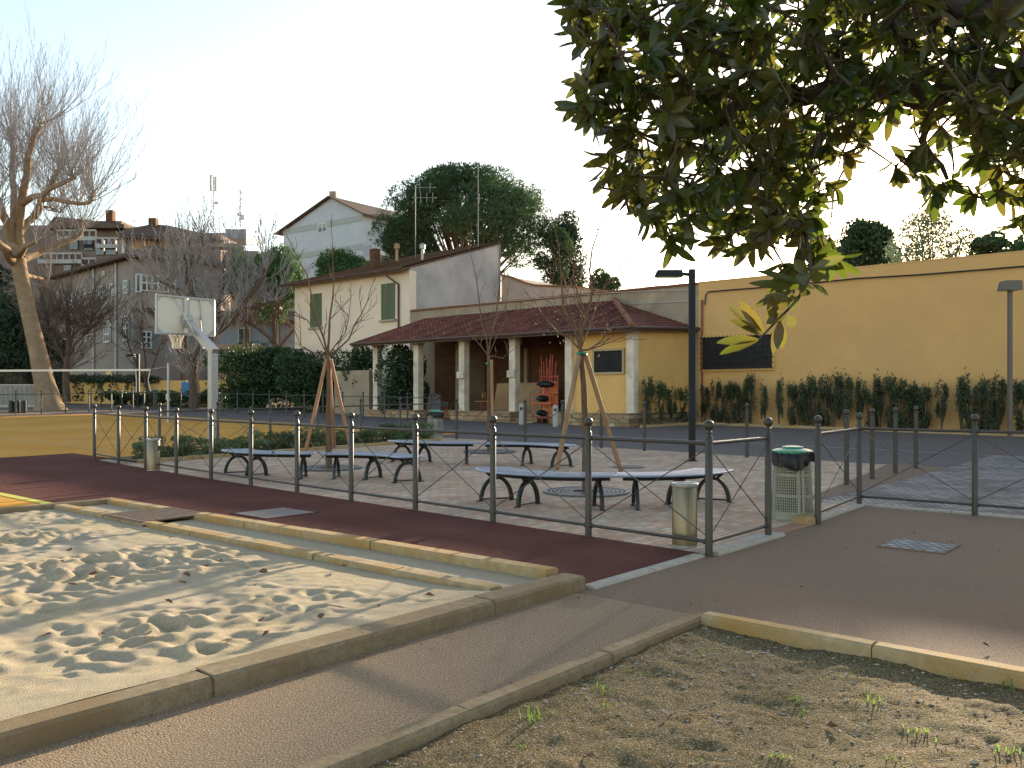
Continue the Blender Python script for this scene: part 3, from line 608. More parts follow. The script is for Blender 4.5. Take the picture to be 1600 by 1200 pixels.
def litter_bin(label, x, y, seed=1):
    z = float(g(y)); t = thing('litter_bin', label, 'bin', (x, y, z), 'tapered litter bins with green lids')
    m = MB(); rb, rt, h = .255, .205, .80
    def r(zz): return rb+(rt-rb)*zz/h
    # perforated body: solid bands, vertical ribs and thin hoops
    for (z0, z1) in ((0, .10), (.28, .31), (.53, .56), (.72, .80)):
        m.lathe((x, y, z), [(r(z0), z0), (r(z1), z1), (r(z1)-.006, z1), (r(z0)-.006, z0)], 44, False, False)
    for k in range(64):
        a_ = 2*math.pi*k/64; wd = .030 if k % 16 == 0 else .0075
        m.bar((x+r(.05)*math.cos(a_), y+r(.05)*math.sin(a_), z+.05), (x+r(.76)*math.cos(a_), y+r(.76)*math.sin(a_), z+.76), wd, .008)
    for k in range(20):
        zz = .115+k*.0315; m.lathe((x, y, z+zz), [(r(zz)+.002, 0), (r(zz)+.002, .008), (r(zz)-.004, .008), (r(zz)-.004, 0)], 44, False, False)
    for k in range(4):
        a_ = 2*math.pi*(k+.15)/4; m.bar((x+(rb+.0)*math.cos(a_), y+rb*math.sin(a_), z), (x+(rt+.012)*math.cos(a_), y+(rt+.012)*math.sin(a_), z+.79), .035, .02)
    m.build('body', mt_bin, t, smooth=False)
    m = MB(); rr = random.Random(seed); prof = []
    m.lathe((x, y, z+.02), [(rb-.05, 0), (rt-.04, .74)], 24); m.build('liner', M('liner_dark', (.035,.033,.028), (.025,.023,.02), 8, .6), t)
    m = MB(); S = 60; rows = [(.215, .80), (.24, .825), (.262, .80), (.268, .735), (.262, .665)]; vs = []
    for i, (r0, zz) in enumerate(rows):
        for k in range(S):
            a_ = 2*math.pi*k/S; wob = math.sin(k*1.9+seed)*.011+rr.uniform(-.011, .011); drop = (math.sin(a_*2+seed*2.2)*.05+math.sin(a_*5)*.02+rr.uniform(-.01, .01))*(i/4)
            vs.append((x+(r0+wob*(i+1)*.4)*math.cos(a_), y+(r0+wob*(i+1)*.4)*math.sin(a_), z+zz+drop))
    m.add(vs, [(i*S+k, i*S+(k+1)%S, (i+1)*S+(k+1)%S, (i+1)*S+k) for i in range(4) for k in range(S)]); m.build('bag', mt_bag, t, smooth=True)
    m = MB(); m.lathe((x, y, z+.80), [(.235, .0), (.245, .01), (.245, .035), (.20, .055), (.14, .062), (.125, .085), (.06, .095), (.0001, .097)], 40); m.build('lid', mt_green, t, smooth=True)
    return t
litter_bin('tapered grey litter bin with green lid and black bag at the plaza opening', 3.47, 10.62)
litter_bin('distant litter bin with green lid near the porch end of the court railing', -2.44, 27.3, 3)
def post_bin(label, x, y, dz):
    p = gp(x, y); t = thing('wall_ash_bin', label, 'bin', p, 'small grey ash bins by the porch')
    m = MB(); m.lathe(p, [(.11, 0), (.11, .78), (.10, .84), (.02, .87)], 20); m.build('body', M('bin_grey', (.42,.40,.36), (.36,.34,.31), 5, .6), t, smooth=True)
    m = MB(); m.box((p[0]-.02, p[1]-.105, p[2]+.66), (.10, .03, .10)); m.build('slot', mt_dark, t)
post_bin('small grey ash bin left of the porch steps', 815, 35.2, 0)
post_bin('small grey ash bin beside the orange cart at the porch', 868, 33.5, 0)

# ------------------------------------------------------------------ lamp posts
def lamp(label, x, y, top, arm, w=.13, group='street lamps', head=(.62, .28, .15), color=None):
    z = float(g(y)); color = color or mt_black; t = thing('street_lamp', label, 'street lamp', (x, y, z), group)
    m = MB(); m.box((x, y, z+(top-z)/2), (w, w, top-z)); m.box((x, y, z+.01), (w*1.7, w*1.7, .02)); m.build('post', color, t)
    m = MB(); m.bar((x-arm*w/2, y, top-.12), (x-arm*(.25), y, top-.10), .07, .07); m.build('arm', color, t)
    m = MB(); hx = x-arm*(.22+head[0]/2) if arm else x; L, W_, H_ = head
    for s_ in (1,):
        P = [(-L/2, -W_/2, -H_/2), (L/2, -W_/2, -H_/2), (L/2, W_/2, -H_/2), (-L/2, W_/2, -H_/2), (-L/2+.06, -W_/2+.03, H_/2), (L/2-.02, -W_/2+.03, H_/2), (L/2-.02, W_/2-.03, H_/2), (-L/2+.06, W_/2-.03, H_/2)]
        m.add(np.array(P)+np.array((hx, y, top-.10)), [(0,3,2,1),(4,5,6,7),(0,1,5,4),(1,2,6,5),(2,3,7,6),(3,0,4,7)])
    hd = m.build('lamp_head', color, t)
    m = MB(); m.box((hx, y, top-.10-H_/2-.004), (L*.8, W_*.75, .012)); m.build('diffuser', M('lamp_glass', (.35,.34,.32), (.3,.3,.28), 3, .3), hd)
    return t
lamp('tall black street lamp with its head to the left, standing on the brick plaza', 4.05, 19.3, 4.37, 1)
lamp('brown street lamp seen end-on before the yellow wall at the right', *gp(1578, 27.2)[:2], 5.12, 0, w=.11, head=(.56, .5, .30), color=M('brown_paint', (.15,.12,.09), (.12,.10,.08), 5, .6))
lamp('distant black street lamp behind the volleyball net', *gp(216, 57)[:2], 4.35, 1, w=.16, head=(.55, .3, .16))

# ------------------------------------------------------------------ basketball hoop
bx, by = -8.3, 23.8; bz = float(g(by)); t = thing('basketball_hoop', 'basketball hoop on an angled galvanised post, white board seen from behind', 'basketball hoop', (bx, by, bz))
BA = -ROT
m = MB(); m.box((bx, by, bz+1.34), (.20, .20, 2.68), BA); m.box((bx, by, bz+.02), (.42, .42, .04), BA); m.build('post', mt_galv, t)
P0 = np.array((bx, by, bz+2.66)); PB = np.array((bx+U1[0]*1.35, by+U1[1]*1.35, 3.62))
m = MB(); m.bar(P0+np.array((-U1[0]*.12, -U1[1]*.12, -.06)), PB, .19, .19); m.build('arm', mt_galv, t)
BC = np.array((bx+U1[0]*1.5, by+U1[1]*1.5, 3.83)); u2 = np.array((*U2, 0)); u1 = np.array((*U1, 0)); zz = np.array((0, 0, 1.))
m = MB(); m.box(BC, (1.80, .035, 1.06), math.atan2(U2[1], U2[0])); bd = m.build('backboard', mt_board, t)
m = MB()
for sg in (-1, 1):
    m.bar(BC+u2*.89*sg-zz*.56-u1*.035, BC+u2*.89*sg+zz*.56-u1*.035, .05, .05); m.bar(BC-u2*.915+zz*.535*sg-u1*.035, BC+u2*.915+zz*.535*sg-u1*.035, .05, .05)
    for q in (-1, 1):
        c = BC+u2*.86*sg+zz*.50*q-u1*.022; m.prism([c, c-u2*.16*sg, c-zz*.16*q], -u1*.008)
m.build('frame', mt_galv, bd)
m = MB(); m.bar(BC-zz*.5-u1*.08, BC+zz*.5-u1*.08, .10, .10); m.box(BC-u1*.12+zz*(-.15), (.3, .06, .35), math.atan2(U2[1], U2[0])); m.build('bracket', mt_galv, t)
m = MB()
for sg in (-1, 1):
    m.tube([P0+zz*.05+u1*.5, BC+u2*.42*sg-u1*.07+zz*.52*(1 if sg < 0 else -.0)], .017, 8)
    m.tube([BC+u2*.42*sg-u1*.06+zz*.52, BC+u2*.30*sg-u1*.10+zz*.50], .017, 8)
m.tube([BC+u2*.42-u1*.06+zz*.52, BC+u2*.50-u1*.08-zz*.48], .018, 8)
m.build('brace', mt_galv, t, smooth=True)
RC = BC+u1*.50-zz*.50; m = MB(); m.tube([RC+np.array((math.cos(q)*.225, math.sin(q)*.225, 0)) for q in np.linspace(0, 2*math.pi, 25)], .010, 6); m.bar(RC-u1*.48, RC-u1*.22, .1, .03)
rim = m.build('rim', mt_orangep, t, smooth=True)
m = MB()
for k in range(12):
    for sg in (-1, 1):
        pts = []
        for j in range(6):
            f = j/5; a_ = 2*math.pi*(k+sg*f*1.5)/12; r_ = .225-.10*min(1, f*1.6); pts.append(RC+np.array((math.cos(a_)*r_, math.sin(a_)*r_, -.42*f)))
        m.tube(pts, .007, 4)
m.build('net', mt_net, rim)

# ------------------------------------------------------------------ volleyball net
vp = gp(263, 37.2); vp2 = gp(-150, 42); 
for q, lab in ((vp, 'slim silver volleyball post standing on the court right of the net'),):
    t = thing('volleyball_post', lab, 'post', q, 'volleyball posts'); m = MB(); m.tube([np.array(q), np.array(q)+(0, 0, 2.55)], .055, 12); m.build('pole', mt_galv, t, smooth=True)
    m = MB(); m.lathe(q, [(.12, 0), (.12, .04)], 16); m.box((q[0]-.07, q[1], q[2]+1.1), (.06, .06, .25)); m.build('fitting', mt_galv, t)
Pn = np.array(px(235, 578, 37.9)); Pf = np.array(px(-60, 579.5, 40.5)); t = thing('volleyball_net', 'volleyball net with white top tape hanging over the ochre court', 'net', (Pn[0], Pn[1], float(g(Pn[1]))))
m = MB(); D = Pf-Pn; m.bar(Pn, Pf, .012, .09); m.build('top_tape', mt_net, t)
m = MB(); dn = D/np.linalg.norm(D)
m.tube([Pn, Pn-dn*(-.12)-zz*.45, Pn-zz*.95-dn*.02], .022, 6); m.build('end_tape', mt_net, t); m = MB(); m.tube([Pn+dn*.75, Pn+dn*.72-zz*.5, Pn+dn*.72-zz*.98], .022, 6); m.build('end_tape', mt_net, t); m = MB(); m.tube([Pn+zz*.02, np.array(vp)+zz*2.42], .006, 5); m.tube([Pn-zz*.9, np.array(vp)+zz*1.5], .005, 5)
m.build('cord', mt_net, t)['kind'] = 'stuff'
m = MB(); L = np.linalg.norm(D)
for k in range(int(L/.12)):
    m.bar(Pn+dn*.12*k-zz*.04, Pn+dn*.12*k-zz*.95, .003)
for k in range(9): m.bar(Pn-zz*(.1+.105*k), Pf-zz*(.1+.105*k), .003)
m.build('mesh', mt_dark, t)

# ------------------------------------------------------------------ vegetation helpers
def leaf_blob(m, c, r, n, ln, wd, rg, shell=.55, up=0.):
    d = rg.normal(size=(n, 3)); d /= np.linalg.norm(d, axis=1)[:, None]; q = (shell+(1-shell)*rg.rand(n))**.6
    P = np.array(c)+d*q[:, None]*np.array(r); D = rg.normal(size=(n, 3))+d*.6; D[:, 2] += up
    m.cards(P, D, rg.normal(size=(n, 3)), ln*(.7+.6*rg.rand(n)), wd*(.7+.6*rg.rand(n)))
def bush(name, label, cat, loc, size, n, ln, wd, mat, seed=0, stems=True, lumps=14, group=None, up=.3, shell=.4):
    rg = np.random.RandomState(seed); t = thing(name, label, cat, loc, group); m = MB(); sx, sy, sz = size
    for k in range(lumps):
        c = np.array(loc)+np.array((rg.uniform(-.65, .65)*sx/2, rg.uniform(-.65, .65)*sy/2, sz*rg.uniform(.12, .84))); r = np.array((sx, sy, sz))*rg.uniform(.13, .26)*np.array((1, 1, .9))
        leaf_blob(m, c, np.maximum(r, .06), n//lumps, ln, wd, rg, shell, up)
    m.build('foliage', mat, t)
    if stems:
        m = MB()
        for k in range(6):
            a_ = rg.uniform(0, 6.3); m.tube([np.array(loc)+(0, 0, -.03), np.array(loc)+(math.cos(a_)*sx*.15, math.sin(a_)*sy*.15, sz*.4), np.array(loc)+(math.cos(a_)*sx*.3, math.sin(a_)*sy*.3, sz*.75)], [.009*sz+.004, .006*sz+.003, .004], 5)
        m.build('stems', mt_bark2, t)
    return t
def twigs(m, p, d, L, r, rg, depth, up=.35, nb=4, sides=4, wob=.18, ang=.6, steps=5, minr=.004, shrink=.55):
    pts = [np.array(p, float)]; rad = [r]; d = np.array(d, float); d /= np.linalg.norm(d); ch = []
    for i in range(steps):
        d = d+rg.normal(0, wob, 3)*.5; d[2] += up/steps; d /= np.linalg.norm(d); pts.append(pts[-1]+d*L/steps); rad.append(max(minr, r*(1-.75*(i+1)/steps)))
        if depth > 0 and i >= 0:
            for _ in range(max(1, int(round(nb/steps+rg.rand()-.5)))):
                if rg.rand() < nb/steps+.3:
                    a_ = rg.normal(size=3); a_ -= d*np.dot(a_, d); a_ /= np.linalg.norm(a_)+1e-9; ch.append((pts[-1].copy(), d*math.cos(ang)+a_*math.sin(ang), L*shrink*rg.uniform(.6, 1.15)*(1-.4*i/steps), rad[-1]*.6))
    m.tube(pts, rad, sides, cap=False)
    for (q, dd, l_, r_) in ch: twigs(m, q, dd, l_, max(minr, r_), rg, depth-1, up, nb, max(3, sides-1), wob, ang, max(3, steps-1), minr, shrink)
# ------------------------------------------------------------------ long yellow wall building and old parapet
def npoint(s, n, z): return np.array(sn(s, n, z))
WT = 6.35
t = thing('yellow_building', 'long plain yellow plastered building wall on the right with a barred window', 'building', sn(5, 32.9))
m = MB(); m.snbox(-14, 17.75, 32.9, 42, -.5, WT); m.build('wall', mt_wall, t)
m = MB(); m.snbox(-14, 17.75, 32.885, 33.25, WT+.002, WT+.045); m.build('coping', mt_wall, t)
a_ = on_n(1098, 529, 32.9); b_ = on_n(1208, 574, 32.9); ws0, ws1 = to_s(b_)-0, to_s(a_); wz1 = on_n(1150, 526, 32.9)[2]; wz0 = on_n(1150, 576, 32.9)[2]
m = MB(); w_ = .09
for q in ((ws0, ws1, wz0-w_, wz0), (ws0, ws1, wz1, wz1+w_), (ws0-w_, ws0, wz0-w_, wz1+w_), (ws1, ws1+w_, wz0-w_, wz1+w_)): m.snbox(q[0], q[1], 32.80, 32.9, q[2], q[3])
wn = m.build('window', mt_wall2, t)
m = MB(); m.snbox(ws0, ws1, 32.86, 32.89, wz0, wz1); m.build('pane', mt_dim, wn)
m = MB(); k = int((ws1-ws0)/.17)
for i in range(k+1):
    s_ = ws0+(ws1-ws0)*i/k; m.tube([npoint(s_, 32.72, wz0-.05), npoint(s_, 32.72, wz1+.08)], .013, 5)
for i in range(7):
    z_ = wz0+(wz1-wz0)*i/6; m.tube([npoint(ws0-.12, 32.71, z_), npoint(ws1+.06, 32.71, z_)], .013, 5)
for s_ in (ws0+.1, ws1-.1):
    for z_ in (wz0+.1, wz1-.1): m.tube([npoint(s_, 32.72, z_), npoint(s_, 32.9, z_)], .02, 5)
m.build('grille', mt_black, wn)
m = MB(); m.tube([npoint(17.55, 32.82, .3), npoint(17.55, 32.82, 5.6)], .045, 8); m.build('drainpipe', M('pipe_red', (.22,.07,.04), (.18,.06,.035), 6, .5), t)
# cable along the wall
pts = []
for x_, y_ in ((1600, 416), (1540, 421), (1440, 429), (1340, 435), (1260, 443), (1180, 450), (1140, 453), (1107, 456)): pts.append(np.array(on_n(x_, y_, 32.80)))
pts += [np.array(on_n(1103, 460, 32.80)), np.array(on_n(1101, 476, 32.80))]
pts = [np.array(on_n(1760, 405, 32.8))]+pts
m = MB(); m.tube(pts, .028, 6); o = m.build('cable', mt_dark, origin=tuple(pts[-1])); tag(o, 'black cable running along the top of the yellow wall', 'cable')
t = thing('old_wall', 'old weathered plaster parapet wall with brick coping above the porch roof', 'wall', sn(26, 33))
m = MB(); m.snbox(17.752, 35.75, 32.93, 33.4, -.2, 6.28); m.build('wall', mt_old, t)
m = MB(); m.snbox(17.76, 35.7, 32.84, 33.5, 6.283, 6.33)
rr = random.Random(4)
for i in range(60):
    s_ = 17.8+i*.298; m.snbox(s_, s_+.28, 32.80, 33.5, 6.332, 6.37+rr.uniform(0, .02))
m.build('coping', mt_coping, t)
for ys, lab in (((453, 455, 459, 470, 478), 'upper'), ((470, 474, 478, 486, 492), 'lower')):
    pts = [np.array(on_n(x_, y_, 32.8)) for x_, y_ in zip((1084, 1000, 930, 800, 700), ys)]
    m = MB(); m.tube(pts, .014, 5); o = m.build('cable', mt_galv, origin=tuple(pts[0])); tag(o, 'thin grey %s cable strung along the old parapet above the porch roof' % lab, 'cable', 'cables over the porch')

# ------------------------------------------------------------------ porch
t = thing('porch', 'long open porch with white columns, dark red tiled roof and a yellow end room', 'porch', sn(26, 28.5)); porch = t
PZ = .86
m = MB(); m.snbox(18.05, 21.9, 27.95, 32.85, -.2, PZ); m.snbox(24.1, 27.7, 27.95, 32.85, -.2, PZ); m.snbox(27.7, 30.1, 29.3, 32.85, -.2, PZ-.003); m.snbox(30.1, 33.9, 27.95, 32.85, -.2, PZ); m.snbox(21.9, 24.1, 29.0, 32.85, -.2, PZ-.003); m.build('platform', mt_sbrick, t)
m = MB()
for k in range(3): m.snbox(22.9, 24.08, 28.0+.33*k, 28.99, -.1, .32+.17*(k+1)-.06)
m.build('steps', mt_sbrick, t)
cs = [18.25, 21.25, 24.3, 27.35, 30.4, 33.4]
ctop = 4.12
col0 = None
for i, s_ in enumerate(cs):
    m = MB(); c = npoint(s_, 28.5, 0)
    m.snbox(s_-.17, s_+.17, 28.33, 28.67, PZ-.25, ctop-.12); m.snbox(s_-.21, s_+.21, 28.29, 28.71, ctop-.12, ctop)
    if i in (2, 3): m.snbox(s_-.23, s_+.19, 28.20, 28.325, 2.35, 2.65)
    cl = m.build('column', mt_white, t)
m = MB(); m.snbox(17.9, 33.9, 28.36, 28.64, ctop+.002, ctop+.16); m.build('lintel', mt_bark2, t)
# end room
m = MB(); m.snbox(18.10, 21.2, 28.52, 32.85, PZ, 4.25); m.build('end_room', mt_wall2, t)
a_ = on_n(929, 549, 28.5); b_ = on_n(973, 581, 28.5); q0, q1 = to_s(b_), to_s(a_); z1, z0 = a_[2], b_[2]
m = MB(); w_ = .09
for q in ((q0, q1, z0-w_, z0), (q0, q1, z1, z1+w_), (q0-w_, q0, z0-w_, z1+w_), (q1, q1+w_, z0-w_, z1+w_)): m.snbox(q[0], q[1], 28.44, 28.52, q[2], q[3])
wn = m.build('window', M('window_frame_tan', (.45,.33,.18), (.38,.28,.15), 5, .6), t)
m = MB(); m.snbox(q0, q1, 28.49, 28.515, z0, z1); m.build('pane', mt_dim, wn)
m = MB()
for i in range(9): z_ = z0+(z1-z0)*(i+.5)/9; m.tube([npoint(q0, 28.47, z_), npoint(q1, 28.47, z_)], .006, 4)
for i in range(14): s_ = q0+(q1-q0)*(i+.5)/14; m.tube([npoint(s_, 28.47, z0), npoint(s_, 28.47, z1)], .006, 4)
m.build('grille', mt_black, wn)
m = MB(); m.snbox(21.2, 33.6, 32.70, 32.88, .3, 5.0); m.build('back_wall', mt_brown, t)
for q in ((29.9, 30.25, 30.9, 32.68, PZ, 4.2), (26.9, 27.1, 32.5, 32.68, PZ, 3.9)): m = MB(); m.snbox(*q); m.build('pilaster', mt_old, t)
# tiled roof built from overlapping courses
def roofrow(m, a0, b0, a1, b1, rows, step=.03):
    A0_, B0_, A1_, B1_ = map(np.array, (a0, b0, a1, b1)); nrm = np.cross(B0_-A0_, A1_-A0_); nrm = nrm/np.linalg.norm(nrm); nrm = nrm if nrm[2] > 0 else -nrm
    for i in range(rows):
        f0, f1 = i/rows, (i+1.0)/rows; p0 = A0_+(A1_-A0_)*f0+nrm*step; p1 = B0_+(B1_-B0_)*f0+nrm*step; p2 = B0_+(B1_-B0_)*f1; p3 = A0_+(A1_-A0_)*f1
        m.add([p0, p1, p2, p3, p0-nrm*step*1.3, p1-nrm*step*1.3], [(0,1,2,3), (4,5,1,0)])
E1 = npoint(17.75, 27.7, 4.16); E0 = npoint(34.5, 27.7, 4.18); T1_ = npoint(22.0, 32.84, 5.88); T0_ = npoint(34.5, 32.84, 5.78); ER = npoint(17.76, 32.84, 4.42)
m = MB(); roofrow(m, E1, E0, T1_, T0_, 17); roofrow(m, ER, E1, T1_, T1_+np.array((.0,.0,.001)), 17)
# barrel tile ribs running up the slope
for k in range(64):
    f = (k+.5)/64; b_ = E1+(E0-E1)*f; 
    s_b = 17.75+16.75*f; tt = 1.0 if s_b > 22.0 else max(.02, (s_b-17.75)/(22.0-17.75))
    top_ = E1+(E0-E1)*f+(np.array(npoint(max(s_b, 22.0), 32.84, 5.88-.1*max(0, (s_b-22)/12.5)))-(E1+(E0-E1)*f))*1.0
    if s_b < 22.0: top_ = E1+(T1_-E1)*tt
    m.tube([b_+(0, 0, .025), top_+(0, 0, .03)], [.045, .045], 5)
rf = m.build('roof', mt_tile, t)
m = MB(); d = T1_-E1
for k in range(22): q = E1+d*(k/22); m.tube([q+(0, 0, .05), q+d/22*1.12+(0, 0, .075)], [.135, .105], 8)
m.build('ridge_tiles', M('ridge_tile', (.30,.13,.08), (.22,.09,.06), 7, .9, bump=.4), rf, smooth=True)
m = MB(); m.prism([E1-(0, 0, .07), E0-(0, 0, .07), T0_-(0, 0, .12), T1_-(0, 0, .12)], (0, 0, -.08)); m.prism([E1-(0, 0, .07), T1_-(0, 0, .12), ER-(0, 0, .07)], (0, 0, -.08)); m.build('soffit', mt_bark2, rf)
m = MB(); m.tube([E0+np.array((-U2[0], -U2[1], -.3))*.07, E1+np.array((-U2[0], -U2[1], -.3))*.07], .06, 8); m.tube([E1+np.array((-U1[0], -U1[1], -.3))*.07, ER+np.array((-U1[0], -U1[1], -.3))*.07], .06, 8); m.build('gutter', M('gutter', (.10,.055,.04), (.07,.04,.03), 6, .6), rf, smooth=True)
m = MB(); m.snbox(34.9, 37.8, 29.2, 29.4, 0, 2.9); o = m.build('garden_wall', mt_old, origin=sn(40, 29.3)); tag(o, 'low weathered garden wall beside the left end of the porch', 'wall')

# stored things in the porch
def chair(name, label, s, n, mat, rot=0., group='school chairs stored in the porch', z0=PZ, parent_mat=None):
    c = sn(s, n, z0); t = thing(name, label, 'chair', c, group); ca, sa = math.cos(rot-ROT), math.sin(rot-ROT)
    def q(x, y, z): return (c[0]+x*ca-y*sa, c[1]+x*sa+y*ca, c[2]+z)
    m = MB(); m.box(q(0, 0, .43), (.40, .40, .025), rot-ROT); m.build('seat', mat, t)
    m = MB(); m.box(q(-.20, 0, .72), (.025, .40, .24), rot-ROT); m.build('backrest', mat, t)
    for x in (-.17, .17):
        for y in (-.17, .17): m = MB(); m.tube([q(x*1.15, y*1.15, 0), q(x, y, .42)]+([q(-.2, y, .82)] if x < 0 else []), .013, 6); m.build('leg', mt_red, t)
    return t
chair('school_chair', 'yellow-backed school chair just right of the second column in the porch', 27.35, 29.6, M('chair_yellow', (.62,.36,.07), (.52,.30,.06), 4, .6), .3+math.pi/2)
chair('school_chair', 'light wooden school chair beside the yellow-backed one in the porch', 27.0, 30.4, mt_ply, 2.2)
chair('school_chair', 'orange school chair next to the plywood sheet in the porch', 26.7, 29.3, mt_orangep, 1.7)
chair('school_chair', 'small orange-seated chair behind the cluster of railing posts', 29.35, 28.5, mt_orangep, 1.5, z0=.45)
chair('school_chair', 'dark chair piled behind the second column from the left opening of the porch', 28.4, 28.2, mt_dark, .9, z0=.45)
m = MB(); A = npoint(24.0, 30.4, PZ); up = np.array((U2[0]*.3, U2[1]*.3, 1.3)); m.prism([A, npoint(27.0, 30.1, PZ), npoint(27.0, 30.1, PZ)+up*.98, A+up], (U2[0]*.03, U2[1]*.03, 0)); o = m.build('plywood_sheet', mt_ply, origin=tuple(A)); tag(o, 'large sheet of plywood leaning inside the porch behind the third column', 'board')
a_ = np.array(on_n(826, 645, 28.6)); c = npoint(23.3, 28.9, PZ)
t = thing('pallet', 'wooden slatted pallet stood on edge at the top of the porch steps', 'pallet', tuple(c))
m = MB()
for k in range(8): m.snbox(22.75+k*.145, 22.75+k*.145+.10, 28.95, 28.98, PZ-.1, PZ+.92)
m.build('slats', mt_wood, t); m = MB()
for z_ in (.08, .5, .92): m.snbox(22.72, 23.90, 28.985, 28.995+.05, PZ-.1+z_-.04, PZ-.1+z_+.04)
m.build('bearers', mt_wood, t)
# orange cart
c = sn(22.25, 28.1); t = thing('orange_cart', 'tall orange-red metal cart holding garden tools at the foot of the porch steps', 'cart', c)
def cq(ds, dn, z): return np.array(sn(22.25+ds, 28.1+dn, 0))+np.array((0, 0, z+.40))
m = MB()
for ds in (-.42, .42):
    for dn in (-.28, .28): m.bar(cq(ds, dn, 0), cq(ds, dn, 2.0 if dn > 0 else 1.2), .045)
for z_ in (.25, .78, 1.2):
    for dn in (-.28, .28): m.bar(cq(-.42, dn, z_), cq(.42, dn, z_), .04)
    for ds in (-.42, .42): m.bar(cq(ds, -.28, z_), cq(ds, .28, z_), .04)
m.bar(cq(-.42, .28, 1.95), cq(.42, .28, 1.95), .04); m.build('frame', mt_red, t)
m = MB(); m.prism([cq(-.55, -.35, .85), cq(.55, -.35, .85), cq(.42, .30, .80), cq(-.42, .30, .80)], (0, 0, -.03)); m.build('shelf', mt_orangep, t)
m = MB(); m.prism([cq(-.40, .26, .30), cq(.40, .26, .30), cq(.40, .26, 1.75), cq(-.40, .26, 1.75)], (U2[0]*.02, U2[1]*.02, 0)); m.build('back_panel', mt_orangep, t)
rr = random.Random(9)
for k in range(9):
    ds = -.38+k*.09; h = rr.uniform(2.2, 2.95); m = MB(); p0 = cq(ds, .08+rr.uniform(-.1, .1), .85); p1 = cq(ds+rr.uniform(-.12, .12), .1, h); m.tube([p0, p1], .018, 6)
    ob = m.build('tool_handle', mt_red, origin=tuple(p0)); tag(ob, 'red long handle standing in the orange cart, %s from the right' % ORDN[k], 'tool', 'red tool handles in the cart')
for (ds, z_, sx, lab) in ((.05, 1.02, .62, 'upper'), (-.1, 1.62, .75, 'topmost'), (.1, .42, .5, 'lowest')):
    p = cq(ds, -.12, z_); m = MB(); rg = np.random.RandomState(int(z_*100)); n_ = 12; rows = []
    for i in range(7):
        ph = math.pi*i/6
        for j in range(n_):
            th = 2*math.pi*j/n_; r_ = max(.01, math.sin(ph)); k_ = 1+rg.uniform(-.12, .12); rows.append((p[0]+sx/2*r_*math.cos(th)*k_, p[1]+.2*r_*math.sin(th)*k_, p[2]+.13*-math.cos(ph)*k_))
    m.add(rows, [(i*n_+j, i*n_+(j+1)%n_, (i+1)*n_+(j+1)%n_, (i+1)*n_+j) for i in range(6) for j in range(n_)])
    ob = m.build('black_bag', mt_bag, origin=tuple(p), smooth=True); tag(ob, 'black bag lying on the orange cart, the %s of three' % lab, 'bag', 'black bags on the cart')
c = sn(28.0, 28.7, .45); t = thing('school_desk', 'dark school desk with red legs stored behind the railing posts', 'desk', c)
m = MB(); m.snbox(27.75, 28.6, 28.4, 28.9, 1.14, 1.17); m.build('desktop', mt_dark, t)
for ds in (27.8, 28.55):
    for dn in (28.45, 28.85): m = MB(); m.tube([npoint(ds, dn, .4), npoint(ds, dn, 1.14)], .02, 6); m.build('leg', mt_red, t)

# ivy in the first bay
bush('ivy', 'dense dark ivy filling the left bay of the porch between two white columns', 'ivy', sn(32.0, 29.0, PZ-.3), (2.5, 2.0, 3.5), 9000, .14, .10, mt_ivy, 3, lumps=30, shell=.7)

# ------------------------------------------------------------------ two-storey cream house
HS0, HS1 = 35.8, 46.7; HN = 32.9; ridge_n = 40.65
t = thing('cream_house', 'two-storey cream house with green shutters, dark tiled roof and grey end gable', 'house', sn(41, 34)); house = t
m = MB(); m.snbox(HS0+.05, HS1, HN, ridge_n, .2, 8.72); m.prism([npoint(HS1, HN+.1, 8.6), npoint(HS1, ridge_n, 8.6), npoint(HS1-3.5, ridge_n, 11.1)], tuple(-U1*.3)+(0,)); m.build('wall', mt_cream, t)
# end gable in grey render
P = [npoint(HS0, HN, .5), npoint(HS0, ridge_n, .5), npoint(HS0, ridge_n, 11.15), npoint(HS0, HN, 8.85)]
m = MB(); m.prism(P, (U1[0]*.3, U1[1]*.3, 0)); m.prism([npoint(HS0, ridge_n-.3, .5), npoint(HS1-3.5, ridge_n-.3, .5), npoint(HS1-3.5, ridge_n-.3, 11.1), npoint(HS0, ridge_n-.3, 11.1)], (U2[0]*.29, U2[1]*.29, 0)); m.build('gable_wall', mt_grey, t)
m = MB(); m.snbox(HS0-.08, HS0-.003, HN-.08, HN+.42, .5, 8.6); m.build('corner_pier', mt_cream, t)
a0 = npoint(HS0-.05, HN-.65, 8.72); b0 = npoint(HS1+.7, HN-.65, 8.72); a1 = npoint(HS0-.05, ridge_n, 11.3); b1 = npoint(HS1+.7-4.0, ridge_n, 11.3)
a2 = npoint(HS0-.05, ridge_n+8, 8.7); b2 = npoint(HS1+.7, ridge_n+8, 8.7)
m = MB(); roofrow(m, a0, b0, a1, b1, 24, .04); b3 = npoint(HS1+.7, ridge_n+.2, 8.75); m.add([b0, b3, b1], [(0, 1, 2)]); m.prism([a0-(0, 0, .05), b0-(0, 0, .05), b1-(0, 0, .05), a1-(0, 0, .05)], (0, 0, -.12))
rf = m.build('roof', mt_tile2, t)
m = MB(); m.tube([a0-(0, 0, .05), b0-(0, 0, .05)], .07, 8); m.build('gutter', mt_bark2, rf)
ps = HS0+.85; m = MB(); m.tube([npoint(ps+.55, HN-.6, 8.6), npoint(ps+.5, HN-.5, 8.35), npoint(ps, HN-.09, 7.9), npoint(ps, HN-.09, .5)], .06, 8); m.build('drainpipe', mt_bark2, t, smooth=True)
